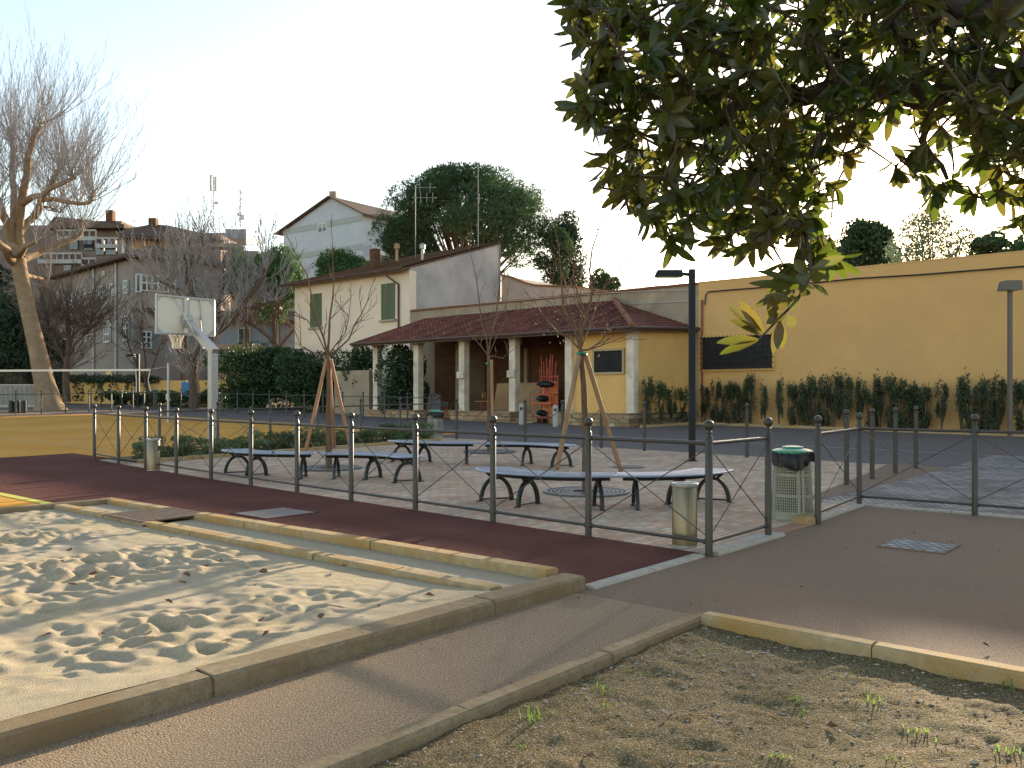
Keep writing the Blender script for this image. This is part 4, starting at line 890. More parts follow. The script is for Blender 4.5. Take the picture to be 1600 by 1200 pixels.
def shutters(parent, xa, xb, ya, yb, n, name='window'):
    A = on_n(xa, ya, n); B = on_n(xb, ya, n); s1, s0 = to_s(A), to_s(B); zt = on_n((xa+xb)/2, ya, n)[2]; zb = on_n((xa+xb)/2, yb, n)[2]
    m = MB(); m.snbox(s0-.12, s1+.12, n-.14, n, zb-.12, zb-.02); wn = m.build('window', mt_frame, parent)
    m = MB(); m.snbox(s0-.12, s1+.12, n-.16, n-.0, zb-.14, zb-.021); m.build('sill', mt_pale, wn)
    for k in (0, 1):
        q0 = s0+(s1-s0)*k/2+.01; q1 = s0+(s1-s0)*(k+1)/2-.01; m = MB()
        m.snbox(q0, q1, n-.05, n-.02, zb, zt)
        for q in ((q0, q0+.07), (q1-.07, q1)): m.snbox(q[0], q[1], n-.085, n-.05, zb, zt)
        for z_ in np.arange(zb+.05, zt-.04, .075): m.snbox(q0+.07, q1-.07, n-.075, n-.05, z_, z_+.045)
        m.build('shutter', mt_shut, wn)
shutters(t, 597, 617.5, 443, 499, HN); shutters(t, 486, 503, 459, 511, HN)
for (x, y0, y1, nm) in ((620, 382, 404, 'flue'), (660, 382, 402, 'flue')):
    p = np.array(px(x, y1+4, 51)); q = np.array(px(x, y0, 51)); m = MB(); m.lathe(p, [(.09, 0), (.09, q[2]-p[2]-.25)], 12); m.lathe(p+(0, 0, q[2]-p[2]-.25), [(.17, 0), (.17, .22), (.2, .24), (.02, .34)], 12); m.build(nm, mt_galv if x > 640 else mt_ply, rf)  # left metal flue takes plywood tan: warm light put into its colour
p = px(586, 418, 51.5); m = MB(); m.box((p[0], p[1], p[2]+.3), (.45, .45, 1.6), BA); m.build('chimney', mt_brown, rf)
def antenna(label, x, ytop, ybot, Y, arms=(), r=.026):
    b = np.array(px(x, ybot, Y)); T = np.array(px(x, ytop, Y)); t = thing('antenna', label, 'antenna', tuple(b), 'roof antennas'); m = MB(); m.tube([b, T], r, 6); m.build('mast', M('aerial_metal', (.25,.25,.25), (.2,.2,.2), 5, .6, .3), t)
    m = MB()
    for (yy, x0, x1, k) in arms:
        A = np.array(px(x0, yy, Y)); B = np.array(px(x1, yy, Y)); m.tube([A, B], .022, 5)
        for i in range(k): q = A+(B-A)*(i+.5)/k; m.tube([q-(0, 0, .3), q+(0, 0, .3)], .012, 4)
    if arms: m.build('elements', mt_galv, t)
antenna('tv antenna with two crossbars on the dark roof of the cream house', 649, 290, 402, 51.5, [(293, 648, 680, 2), (309, 643, 681, 4)])
antenna('tall thin mast rising above the ridge in front of the stone pine', 747, 260, 390, 53.5, [(310, 743, 755, 1), (262, 744, 750, 1)])
t = thing('rear_wing', 'pale rear wing with sloping parapet right of the grey gable', 'building', sn(30, 37))
poly = [np.array(on_n(x_, y_, 40.7)) for x_, y_ in ((783, 600), (783, 430), (800, 434), (822, 443), (838, 447), (900, 449), (962, 458), (962, 600))]
m = MB(); m.prism(poly, (U2[0]*4, U2[1]*4, 0)); m.build('wall', M('pink_plaster', (.50,.38,.30), (.40,.31,.25), 1.3, .9, bump=.2, bscale=20), t)
m = MB()
for a_, b_ in zip(poly[1:6], poly[2:7]): m.bar(a_+(0, 0, .05), b_+(0, 0, .05), .3, .09)
m.build('coping', mt_coping, t)

# ------------------------------------------------------------------ white apartment house far behind
t = thing('apartment_house', 'tall white apartment house with a gable end and grey floor bands behind the cream house', 'building', gp(505, 92)); apt = t
P0 = np.array(px(567, 400, 88)[:2]); D1 = np.array((-.80, .60)); D2 = np.array((.60, .80))   # gable face runs along D1, side face along D2
def ap(a, b, z): return np.array((P0[0]+D1[0]*a+D2[0]*b, P0[1]+D1[1]*a+D2[1]*b, z))
def apix(x, y): return on_line(x, y, P0, D1)
zE = on_line(567, 334, P0, D1)[2]; LA = np.linalg.norm(np.array(apix(443, 400)[:2])-P0); zL = apix(443, 362)[2]; pk = apix(518, 309); la = np.linalg.norm(np.array(pk[:2])-P0)
m = MB(); poly = [ap(0, 0, 1), ap(LA, 0, 1), ap(LA, 0, zL), ap(la, 0, pk[2]), ap(0, 0, zE)]; m.prism(poly, tuple(D2*9)+(0,)); m.build('wall', M('white_render', (.47,.50,.53), (.42,.45,.48), .8, .9), t)
m = MB()
for ya, yb in ((364, 336), (404, 382), (448, 428)):
    a_ = np.array(apix(443, ya)); b_ = np.array(apix(567, yb)); z_ = (a_[2]+b_[2])/2-.1; m.prism([ap(-.02, -.05, z_-.3), ap(LA+.02, -.05, z_-.3), ap(LA+.02, -.05, z_+.3), ap(-.02, -.05, z_+.3)], tuple(D2*.045)+(0,))
m.build('floor_band', M('grey_band', (.36,.385,.37), (.33,.35,.33), 3, .9), t)
m = MB()
for (q0, z0_, q1, z1_) in ((-.6, zE-.25, la, pk[2]), (la, pk[2], LA+1.0, zL-.3)):
    m.prism([ap(q0, -.5, z0_+.02), ap(q1, -.5, z1_+.02), ap(q1, 9.6, z1_+.02), ap(q0, 9.6, z0_+.02)], (0, 0, .14))
rf = m.build('roof', mt_bark2, t)
m = MB(); q = np.array(apix(518, 305)); m.box((q[0], q[1]+.8, q[2]+.1), (.7, .7, .9)); m.build('chimney', mt_old, rf)
m = MB(); m.prism([ap(1.6, 5, zE-.2), ap(1.6, 8.8, zE-.2), ap(1.6, 8.8, zE+1.0), ap(1.6, 5, zE+1.0)], tuple(-D1*1.4)+(0,)); m.build('dormer', mt_pale, rf)
for (xa, xb, ya, yb) in ((498, 510, 351, 361), (499, 511, 400, 412)):
    A = np.array(apix(xa, ya)); B = np.array(apix(xb, yb)); a_ = np.linalg.norm(A[:2]-P0); b_ = np.linalg.norm(B[:2]-P0)
    m = MB()
    for (u0, u1_, z0_, z1_) in ((b_-.1, a_+.1, A[2], A[2]+.12), (b_-.1, a_+.1, B[2]-.12, B[2]), (b_-.1, b_, B[2], A[2]), (a_, a_+.1, B[2], A[2]), ((a_+b_)/2-.05, (a_+b_)/2+.05, B[2], A[2])): m.prism([ap(u0, -.06, z0_), ap(u1_, -.06, z0_), ap(u1_, -.06, z1_), ap(u0, -.06, z1_)], tuple(D2*.05)+(0,))
    wn = m.build('window', mt_frame, t); m = MB(); m.prism([ap(b_, -.02, B[2]), ap(a_, -.02, B[2]), ap(a_, -.02, A[2]), ap(b_, -.02, A[2])], tuple(D2*.015)+(0,)); m.build('pane', mt_glass, wn)
def apside(x, y): return on_line(x, y, P0, D2)
for (ya, yb) in ((350, 400), (400, 450)):
    zt = apside(590, ya)[2]; m = MB(); m.prism([ap(-.02, 1.2, zt-3.4), ap(-.02, 8.4, zt-3.4), ap(-.02, 8.4, zt-2.3), ap(-.02, 1.2, zt-2.3)], tuple(-D1*1.1)+(0,)); m.build('balcony', M('balcony_white', (.62,.62,.60), (.55,.55,.53), 3, .9), t)
    m = MB(); m.prism([ap(-.03, 3.0, zt-2.3), ap(-.03, 4.3, zt-2.3), ap(-.03, 4.3, zt-.2), ap(-.03, 3.0, zt-.2)], tuple(-D1*.03)+(0,)); m.prism([ap(-.03, 6.0, zt-2.3), ap(-.03, 7.2, zt-2.3), ap(-.03, 7.2, zt-.2), ap(-.03, 6.0, zt-.2)], tuple(-D1*.03)+(0,)); m.build('balcony_door', mt_glass, t)

# ------------------------------------------------------------------ palazzo at the left
PC = np.array(px(208, 400, 78)[:2]); L1 = np.array((-.72, .69)); L1 /= np.linalg.norm(L1); L2 = np.array((.80, .60))
def pp(a, b, z): return np.array((PC[0]+L1[0]*a+L2[0]*b, PC[1]+L1[1]*a+L2[1]*b, z))
def fl(x, y): p = on_line(x, y, PC, L1); return float(np.linalg.norm(np.array(p[:2])-PC)), p[2]
def fr_(x, y): p = on_line(x, y, PC, L2); return float(np.linalg.norm(np.array(p[:2])-PC)), p[2]
t = thing('palazzo', 'grey-beige three-storey palazzo with shuttered windows behind the volleyball net', 'building', (PC[0], PC[1], 1.2)); pal = t
zP = on_line(208, 399, PC, L1)[2]; LL, _ = fl(88, 440); LR, _ = fr_(345, 450)
m = MB(); poly = [pp(0, 0, .5), pp(LL, 0, .5), pp(LL, 9, .5), pp(LL, LR, .5), pp(0, LR, .5)]; m.prism([poly[0], poly[1], poly[3], poly[4]], (0, 0, zP-.5)); m.build('wall', M('palazzo_plaster', (.34,.28,.235), (.26,.215,.185), .5, .93, big=(.29,.25,.22), bigscale=.18, bump=.2, bscale=10), t)
m = MB(); o_ = .9; c_ = [pp(-o_, -o_, zP-.1), pp(LL+o_, -o_, zP-.1), pp(LL+o_, LR+o_, zP-.1), pp(-o_, LR+o_, zP-.1)]; mid0 = pp(5, LR*.45, zP+1.9); mid1 = pp(LL-5, LR*.45, zP+1.9)
m.add([*c_, mid0, mid1], [(0,1,5,4), (1,2,5), (2,3,4,5), (3,0,4)]); m.prism([q-(0, 0, .02) for q in c_], (0, 0, -.16)); m.build('roof', mt_tile2, t)
def wbox(f, par, x0, x1, y0, y1, out0, out1, mat, name, wd=None):
    (a0_, zt), (a1_, zb) = f(x0, y0), f(x1, y1); zt = f((x0+x1)/2, y0)[1]; zb = f((x0+x1)/2, y1)[1]; m = MB(); lo, hi = min(a0_, a1_), max(a0_, a1_)
    dirn = -L2 if f is fl else -L1
    def P(a_, z_, o): b_ = PC+(L1 if f is fl else L2)*a_+dirn*o; return np.array((b_[0], b_[1], z_))
    return m, P, lo, hi, zb, zt
def pwin(f, par, x0, x1, y0, y1, shut=True, nx=2, ny=2, arch=False):
    m, P, lo, hi, zb, zt = wbox(f, par, x0, x1, y0, y1, 0, 0, None, None); w_ = .12; sw = (hi-lo)*.5
    dd = P(lo, 0, 1)-P(lo, 0, 0)
    def slab(m, a_, b_, c_, d_, o0, o1): m.prism([P(a_, c_, o0), P(b_, c_, o0), P(b_, d_, o0), P(a_, d_, o0)], tuple(dd*(o1-o0)))
    for i in range(nx+1): q = lo+(hi-lo)*i/nx; slab(m, q-w_/2, q+w_/2, zb, zt, .06, .12)
    for i in range(ny+1): q = zb+(zt-zb)*i/ny; slab(m, lo-w_/2, hi+w_/2, q-w_/2, q+w_/2, .03, .14 if i in (0, ny) else .118)
    wn = m.build('window', mt_frame, par); m = MB(); slab(m, lo, hi, zb, zt, .01, .04)
    if arch:
        c = (lo+hi)/2; R_ = (hi-lo)/2; pts = [P(c+R_*math.cos(q), zt+R_*.8*math.sin(q), .02) for q in np.linspace(0, math.pi, 10)]; m.prism(pts, tuple(dd*.03))
    m.build('pane', mt_glass, wn)
    if shut:
        for a_, b_ in ((lo-sw-.08, lo-.08), (hi+.08, hi+sw+.08)):
            m = MB(); slab(m, a_, b_, zb, zt, .03, .09)
            for q in np.arange(zb+.1, zt-.1, .14): slab(m, a_+.06, b_-.06, q, q+.07, .09, .11)
            m.build('shutter', mt_shut2, wn)
X = lambda v: v/3.53; Yp = lambda v: 320+v/3.53
pwin(fl, t, X(382), X(400), Yp(492), Yp(610)); pwin(fl, t, X(552), X(572), Yp(452), Yp(514)); pwin(fl, t, X(612), X(630), Yp(438), Yp(502)); pwin(fl, t, X(688), X(706), Yp(420), Yp(488))
for (a_, b_, c_, d_) in ((472, 482, 490, 540), (501, 510, 482, 533), (475, 484, 702, 752), (502, 511, 695, 747), (574, 582, 370, 385)): pwin(fl, t, X(a_), X(b_), Yp(c_), Yp(d_), False, 1, 1)
pwin(fl, t, X(580), X(614), Yp(668), Yp(757), False, 4, 2, True); pwin(fl, t, X(686), X(708), Yp(616), Yp(748), True, 2, 4); pwin(fl, t, X(584), X(622), Yp(945), Yp(975), False, 3, 1, True)
pwin(fr_, t, X(778), X(925), Yp(392), Yp(476), False, 5, 2); pwin(fr_, t, X(748), X(772), Yp(385), Yp(480), False, 1, 1); pwin(fr_, t, X(940), X(965), Yp(410), Yp(460), True, 1, 2); pwin(fr_, t, X(1050), X(1085), Yp(410), Yp(500), True, 2, 3); pwin(fr_, t, X(780), X(830), Yp(700), Yp(790), True, 2, 3)
for x_ in (525, 648): a_, _ = fl(X(x_), 500); q = pp(a_, -.14, 0); m = MB(); m.tube([(q[0], q[1], 1), (q[0], q[1], zP-.2)], .09, 6); m.build('drainpipe', mt_galv, t)
m = MB(); a_, z_ = fr_(X(745), Yp(570)); m.prism([pp(-1.2, 0.2, z_-.3), pp(-1.2, 4.5, z_-.3), pp(-1.2, 4.5, z_), pp(-1.2, .2, z_)], tuple(L1*1.2)+(0,)); m.build('canopy', mt_bark2, t)

# upper house behind the palazzo: terraces, orange shades
def facing_box(m, x0, x1, ytop, Y, depth=8, zb=1.): 
    A = px(x0, ytop, Y); B = px(x1, ytop, Y); m.box(((A[0]+B[0])/2, Y+depth/2, (zb+A[2])/2), (B[0]-A[0], depth, A[2]-zb))
t = thing('terraced_house', 'brown upper house with dark red roof and orange shades rising behind the palazzo', 'building', gp(230, 92))
m = MB(); facing_box(m, 185, 345, 366, 92, 8); m.build('wall', M('taupe_plaster', (.33,.25,.20), (.26,.20,.165), 1, .9), t)
m = MB(); q = [np.array(px(x_, y_, Y_)) for x_, y_, Y_ in ((183, 366, 90.6), (350, 376, 90.6), (352, 372, 101), (183, 360, 101))]; T = np.array(px(238, 350, 95)); T2 = np.array(px(262, 352, 96))
m.add([*q, T, T2], [(0,1,5,4), (1,2,5), (2,3,4,5), (3,0,4)]); m.prism([v-(0,0,.03) for v in q], (0, 0, -.25)); rf = m.build('roof', mt_tile2, t)
m = MB(); p = px(240, 350, 95); m.box((p[0], p[1], p[2]), (.8, .8, 1.2)); m.build('chimney', mt_brown, rf)
for x0, x1 in ((208, 244), (251, 290)):
    A = px(x0, 372, 91.9); B = px(x1, 392, 91.9); m = MB(); m.box(((A[0]+B[0])/2, 91.92, (A[2]+B[2])/2), (B[0]-A[0], .1, A[2]-B[2])); m.build('shade', mt_orange, t)
m = MB(); A = px(193, 366, 91.7); B = px(193, 397, 91.7); m.tube([A, B], .18, 8); m.build('drainpipe', mt_frame, t)
m = MB()
A = px(300, 380, 88); B = px(372, 386, 88); m.box(((A[0]+B[0])/2, 89, A[2]-.2), (B[0]-A[0], 2, .35)); m.build('terrace', mt_old, t)
t = thing('rooftop_house', 'brown hillside house with chimney and white terrace railings behind the leaning plane tree', 'building', gp(120, 98))
m = MB(); facing_box(m, -20, 192, 392, 97, 9); facing_box(m, 78, 190, 345, 99, 8); facing_box(m, -20, 80, 352, 101, 8); m.build('wall', M('umber_plaster', (.25,.185,.15), (.17,.13,.11), .8, .92), t)
m = MB(); q = [np.array(px(x_, y_, Y_)) for x_, y_, Y_ in ((70, 356, 97.5), (85, 338, 98), (194, 350, 98), (194, 356, 97.5))]; m.prism(q, (0, 9, 0)); m.build('roof', mt_tile2, t)
m = MB(); p = px(173, 340, 99); m.box((p[0], p[1], p[2]), (.8, .8, 1.6)); m.build('chimney', mt_brown, t)
m = MB()
for x0, x1, y_ in ((60, 128, 396), (128, 150, 404), (150, 190, 372), (90, 150, 360)):
    A = np.array(px(x0, y_, 96.3)); B = np.array(px(x1, y_, 96.3)); m.bar(A, B, .18, .2); m.bar(A-(0, 0, .9), B-(0, 0, .9), .18, .45)
    for k in range(int((x1-x0)/9)+1): q = A+(B-A)*k/max(1, int((x1-x0)/9)); m.bar(q, q-(0, 0, 1), .12)
m.build('terrace_railing', M('railing_pale', (.46,.43,.40), (.4,.37,.34), 3, .9), t)
for (x0, x1, y0, y1) in ((95, 108, 362, 385), (118, 132, 364, 386), (150, 163, 376, 398), (166, 182, 376, 398), (100, 112, 412, 430), (126, 140, 412, 430)):
    A = px(x0, y0, 96.9); B = px(x1, y1, 96.9); m = MB(); m.box(((A[0]+B[0])/2, 96.9 if y0 > 370 else 98.9, (A[2]+B[2])/2), (B[0]-A[0], .2, A[2]-B[2])); m.build('window', mt_glass, t)
t = thing('flat_roof_block', 'flat-roofed block with rooftop cabins carrying the radio masts', 'building', gp(350, 100))
m = MB(); facing_box(m, 296, 404, 392, 99, 9); facing_box(m, 309, 352, 364, 100, 6); m.build('wall', M('block_plaster', (.32,.27,.23), (.26,.22,.19), 1, .9), t)
m = MB(); facing_box(m, 352, 385, 358, 100, 5, 20); m.build('cabin', M('cabin_grey', (.34,.34,.35), (.27,.27,.28), 3, .8), t)
m = MB()
for z_ in (361, 368, 376): A = np.array(px(384, z_, 100)); B = np.array(px(400, z_+2, 100)); m.bar(A, B, .08)
for x_ in np.linspace(385, 400, 9): m.bar(px(x_, 360, 100), px(x_, 391, 100), .06)
m.build('roof_railing', mt_galv, t)
def mast(label, x, ytop, ybot, Y, w_, arms, gx=()):
    b = np.array(px(x, ybot, Y)); T = np.array(px(x, ytop, Y)); t = thing('radio_mast', label, 'radio mast', tuple(b), 'rooftop radio masts'); m = MB(); h = T[2]-b[2]
    for sx, sy in ((-1, -1), (1, -1), (0, 1)): m.tube([b+(sx*w_, sy*w_, 0), T+(sx*w_*.6, sy*w_*.6, 0)], .045, 5)
    k = int(h/.7)
    for i in range(k):
        z0_, z1_ = h*i/k, h*(i+1)/k; sg = 1 if i % 2 else -1; m.tube([b+(-w_*sg, -w_, z0_), b+(w_*sg, -w_, z1_)], .03, 4); m.tube([b+(-w_, -w_, z1_), b+(w_, -w_, z1_)], .03, 4)
    m.build('lattice', mt_galv, t)
    for (xx, y0, y1, r_) in arms: m = MB(); m.tube([px(xx, y0, Y), px(xx, y1, Y)], r_, 6); m.tube([px(xx, y0+1, Y), px(x, y0+1, Y)], .04, 4); m.tube([px(xx, y1-1, Y), px(x, y1-1, Y)], .04, 4); m.build('antenna_panel', mt_frame, t)
    for q in gx: m = MB(); m.tube([px(x, q[0], Y), px(q[1], q[2], Y)], .025, 4); m.build('guy_wire', mt_galv, t)
mast('taller lattice radio mast with white panel antennas and guy wires on the flat roof', 333, 275, 362, 101, .22, [(329.5, 274, 298, .16), (337.5, 276, 299, .16), (339, 315, 319, .25)], [(320, 364, 358), (325, 318, 364)])
mast('shorter radio mast with small dishes right of the taller one', 376, 297, 358, 101, .10, [(380, 299, 312, .08), (372, 297, 301, .07), (379, 336, 343, .3), (373, 333, 337, .2)])
# blue-grey house
t = thing('blue_grey_house', 'shaded blue-grey house with tall window seen between the trees', 'house', gp(405, 74))
m = MB(); facing_box(m, 342, 466, 497, 74, 9); m.build('wall', M('bluegrey_plaster', (.30,.33,.38), (.25,.28,.33), 1, .9), t)
m = MB(); p = [np.array(px(x_, y_, Y_)) for x_, y_, Y_ in ((336, 499, 73), (470, 500, 73), (462, 486, 79), (346, 485, 79))]; m.prism(p, (0, 0, -.25)); m.build('roof', mt_tile2, t)
m = MB(); A = px(372, 512, 73.9); B = px(391, 545, 73.9); m.box(((A[0]+B[0])/2, 73.92, (A[2]+B[2])/2), (B[0]-A[0], .12, A[2]-B[2])); wn = m.build('window', mt_frame, t)
m = MB()
for k in range(2): m.box((A[0]+(B[0]-A[0])*(.27+.46*k), 73.84, (A[2]+B[2])/2), ((B[0]-A[0])*.38, .04, (A[2]-B[2])*.9))
m.build('pane', mt_glass, wn)
m = MB(); A = px(422, 512, 73.9); B = px(436, 538, 73.9); m.box(((A[0]+B[0])/2, 73.9, (A[2]+B[2])/2), (B[0]-A[0], .12, A[2]-B[2])); m.build('shutter', M('shutter_blue', (.16,.22,.32), (.13,.19,.28), 4, .7), t)
m = MB(); A = px(338, 538, 70); B = px(400, 570, 70); m.box(((A[0]+B[0])/2, 71.5, A[2]/2+.5), (B[0]-A[0], 3, A[2]-1)); m.build('annex', mt_old, t)
# yellow low wall at the back with ivy
q0 = np.array(gp(60, 67)); q1 = np.array(gp(372, 60)); m = MB(); m.bar(q0+(0, 0, .9), q1+(0, 0, .9), .3, 1.75); o = m.build('boundary_wall', mt_wall2, origin=tuple((q0+q1)/2)); tag(o, 'low yellow boundary wall behind the far side of the court', 'wall')
rg = np.random.RandomState(5); m = MB()
for k in range(70):
    f = k/69; c = q0+(q1-q0)*f*.62+(0, -.1, 1.85+rg.uniform(-.1, .15)); leaf_blob(m, c, (.6, .45, rg.uniform(.15, .35)), 60, .2, .15, rg)
for k in range(16):
    f = rg.uniform(.08, .6); c = q0+(q1-q0)*f
    for j in range(5): leaf_blob(m, c+(rg.uniform(-.2, .2), -.2, 1.6-j*.3), (.16, .1, .22), 14, .16, .12, rg)
o = m.build('wall_ivy', mt_ivy, origin=tuple(q0+(0, 0, 1.8))); tag(o, 'ivy hanging over the top of the low yellow boundary wall', 'ivy')
p = gp(290, 58.5); m = MB(); m.box((p[0], p[1], p[2]+1.0), (.55, .08, 1.35)); m.box((p[0], p[1]+.05, p[2]+.9), (.08, .06, 1.8)); o = m.build('blue_board', mt_blue, origin=p); tag(o, 'narrow upright bright blue board in front of the yellow boundary wall', 'board')
p0 = np.array(gp(-60, 56)); p1 = np.array(gp(58, 57)); t = thing('panel_fence', 'dark mesh panel fence at the far left beside the plane tree', 'fence', tuple(p1))
m = MB(); L = p1-p0
for k in range(60): q = p0+L*k/59; m.bar(q, q+(0, 0, 1.5), .03)
m.bar(p0+(0, 0, 1.5), p1+(0, 0, 1.5), .06); m.bar(p0+(0, 0, .1), p1+(0, 0, .1), .06); m.build('panel', mt_galv, t)
for i, x_ in enumerate((18, 27, 37)):
    p = gp(x_, 47.5); m = MB(); m.lathe(p, [(.16, 0), (.16, .62), (.13, .68), (.02, .7)], 14); o = m.build('short_bollard', mt_dark, origin=p); tag(o, 'short thick dark bollard at the far left of the court, %s from the left' % ORDN[i], 'bollard', 'short bollards')
# ------------------------------------------------------------------ planting
bush('laurel_hedge', 'big dense green laurel bush behind the court, left half of the tall hedge', 'hedge', gp(410, 53), (7.5, 3.5, 4.0), 15000, .24, .11, mt_hedge, 11, lumps=34, shell=.6)
bush('laurel_hedge', 'big dense green laurel bush next to the porch, right half of the tall hedge', 'hedge', gp(505, 49), (5.6, 3.5, 3.4), 12000, .24, .11, mt_hedge, 12, lumps=30, shell=.6)
bush('dark_bush', 'dark bush climbing the corner between the cream house and the porch', 'bush', gp(556, 46.5), (2.4, 2, 4.0), 5000, .18, .1, mt_ivy, 13, lumps=18, shell=.6)
for i, (x_, Y_, w_) in enumerate(((200, 57.5, 3.5), (250, 57, 3.2), (305, 56.5, 3.2), (345, 55.8, 3.0))):
    bush('low_bush', 'low dark rounded bush before the yellow boundary wall, %s from the left' % ORDN[i], 'bush', gp(x_, Y_), (w_, 1.6, 1.35), 2200, .2, .12, mt_ivy, 30+i, lumps=12, group='low bushes before the boundary wall', stems=False)
# low shrub bed at the left of the plaza
grid_sheet('soil_bed', mt_soil, rng(18.45, 20.0, .5), rng(8.95, 18.2), .03)
rr = random.Random(31); base = []
for k in range(3):
    base.append(bush('low_shrub', 'x', 'shrub', (0, 0, 0), (1.05, 1.05, .46), 900, .085, .03, mt_shrub, 40+k, lumps=12, group='low shrubs in the kerbed bed', up=.9))
idx = 0
for k in range(20):
    n_ = 9.3+k*.46; s_ = 19.0+(.45 if k % 2 else -.15)+rr.uniform(-.08, .08); lab = 'low leafy green shrub in the kerbed bed beside the plaza, %s from the camera' % ORDN[k]
    loc = sn(s_, n_); sc3 = (rr.uniform(.85, 1.1), rr.uniform(.85, 1.1), rr.uniform(.75, 1.3))
    if k < 3: o = base[k]; o.location = loc; o['label'] = lab; o.scale = sc3
    else: copy_tree(base[k % 3], loc=loc, rz=rr.uniform(0, 6.3), sc_=sc3, label=lab)
# slender shrubs against the yellow wall
grid_sheet('planter_soil', M('dark_soil', (.10,.07,.045), (.06,.045,.03), 20, .95, bump=.6), rng(-12, 17.1), rng(31.8, 32.88, .5), .04)
base = []
for k in range(4):
    base.append(bush('wall_shrub', 'x', 'shrub', (0, 0, 0), (.66, .5, 1.95), 1100, .11, .04, mt_wallsh, 60+k, lumps=14, group='slender shrubs along the yellow wall', up=1.2, shell=.2))
xs = [1012, 1028, 1044, 1060, 1102, 1118, 1132, 1146, 1160, 1172, 1195, 1217, 1236, 1249, 1263, 1276, 1290, 1304, 1319, 1345, 1360, 1375, 1390, 1403, 1417, 1432, 1447, 1471, 1502, 1517, 1531, 1545, 1560, 1592, 1612, 1630]
for i, x_ in enumerate(xs):
    k_ = (x_-800)/F
    if x_ < 1070: s_, n_ = 17.75-.0*i, 28.6+(x_-1008)*.055; loc = sn(17.7, n_)
    else: Y_ = 32.35/(U2[0]*k_+U2[1]); loc = (k_*Y_, Y_, float(g(Y_)))
    sc3 = (rr.uniform(.8, 1.25), rr.uniform(.8, 1.2), rr.uniform(.82, 1.14)); 
    if x_ in (1195, 1471, 1217, 1345): sc3 = (.75, .75, sc3[2]*1.02)
    where = 'porch side wall' if x_ < 1070 else ('barred window' if x_ < 1180 else ('blank yellow wall' if x_ < 1460 else 'brown lamp'))
    grp = [v for v in xs if (v < 1070) == (x_ < 1070) and (v < 1180) == (x_ < 1180) and (v < 1460) == (x_ < 1460)]
    lab = 'slender dark shrub by the %s, %s from left there' % (where, ORDN[grp.index(x_)])
    if i < 4: o = base[i]; o.location = loc; o.scale = sc3; o['label'] = lab
    else: copy_tree(base[rr.randrange(4)], loc=loc, rz=rr.uniform(0, 6.3), sc_=sc3, label=lab)

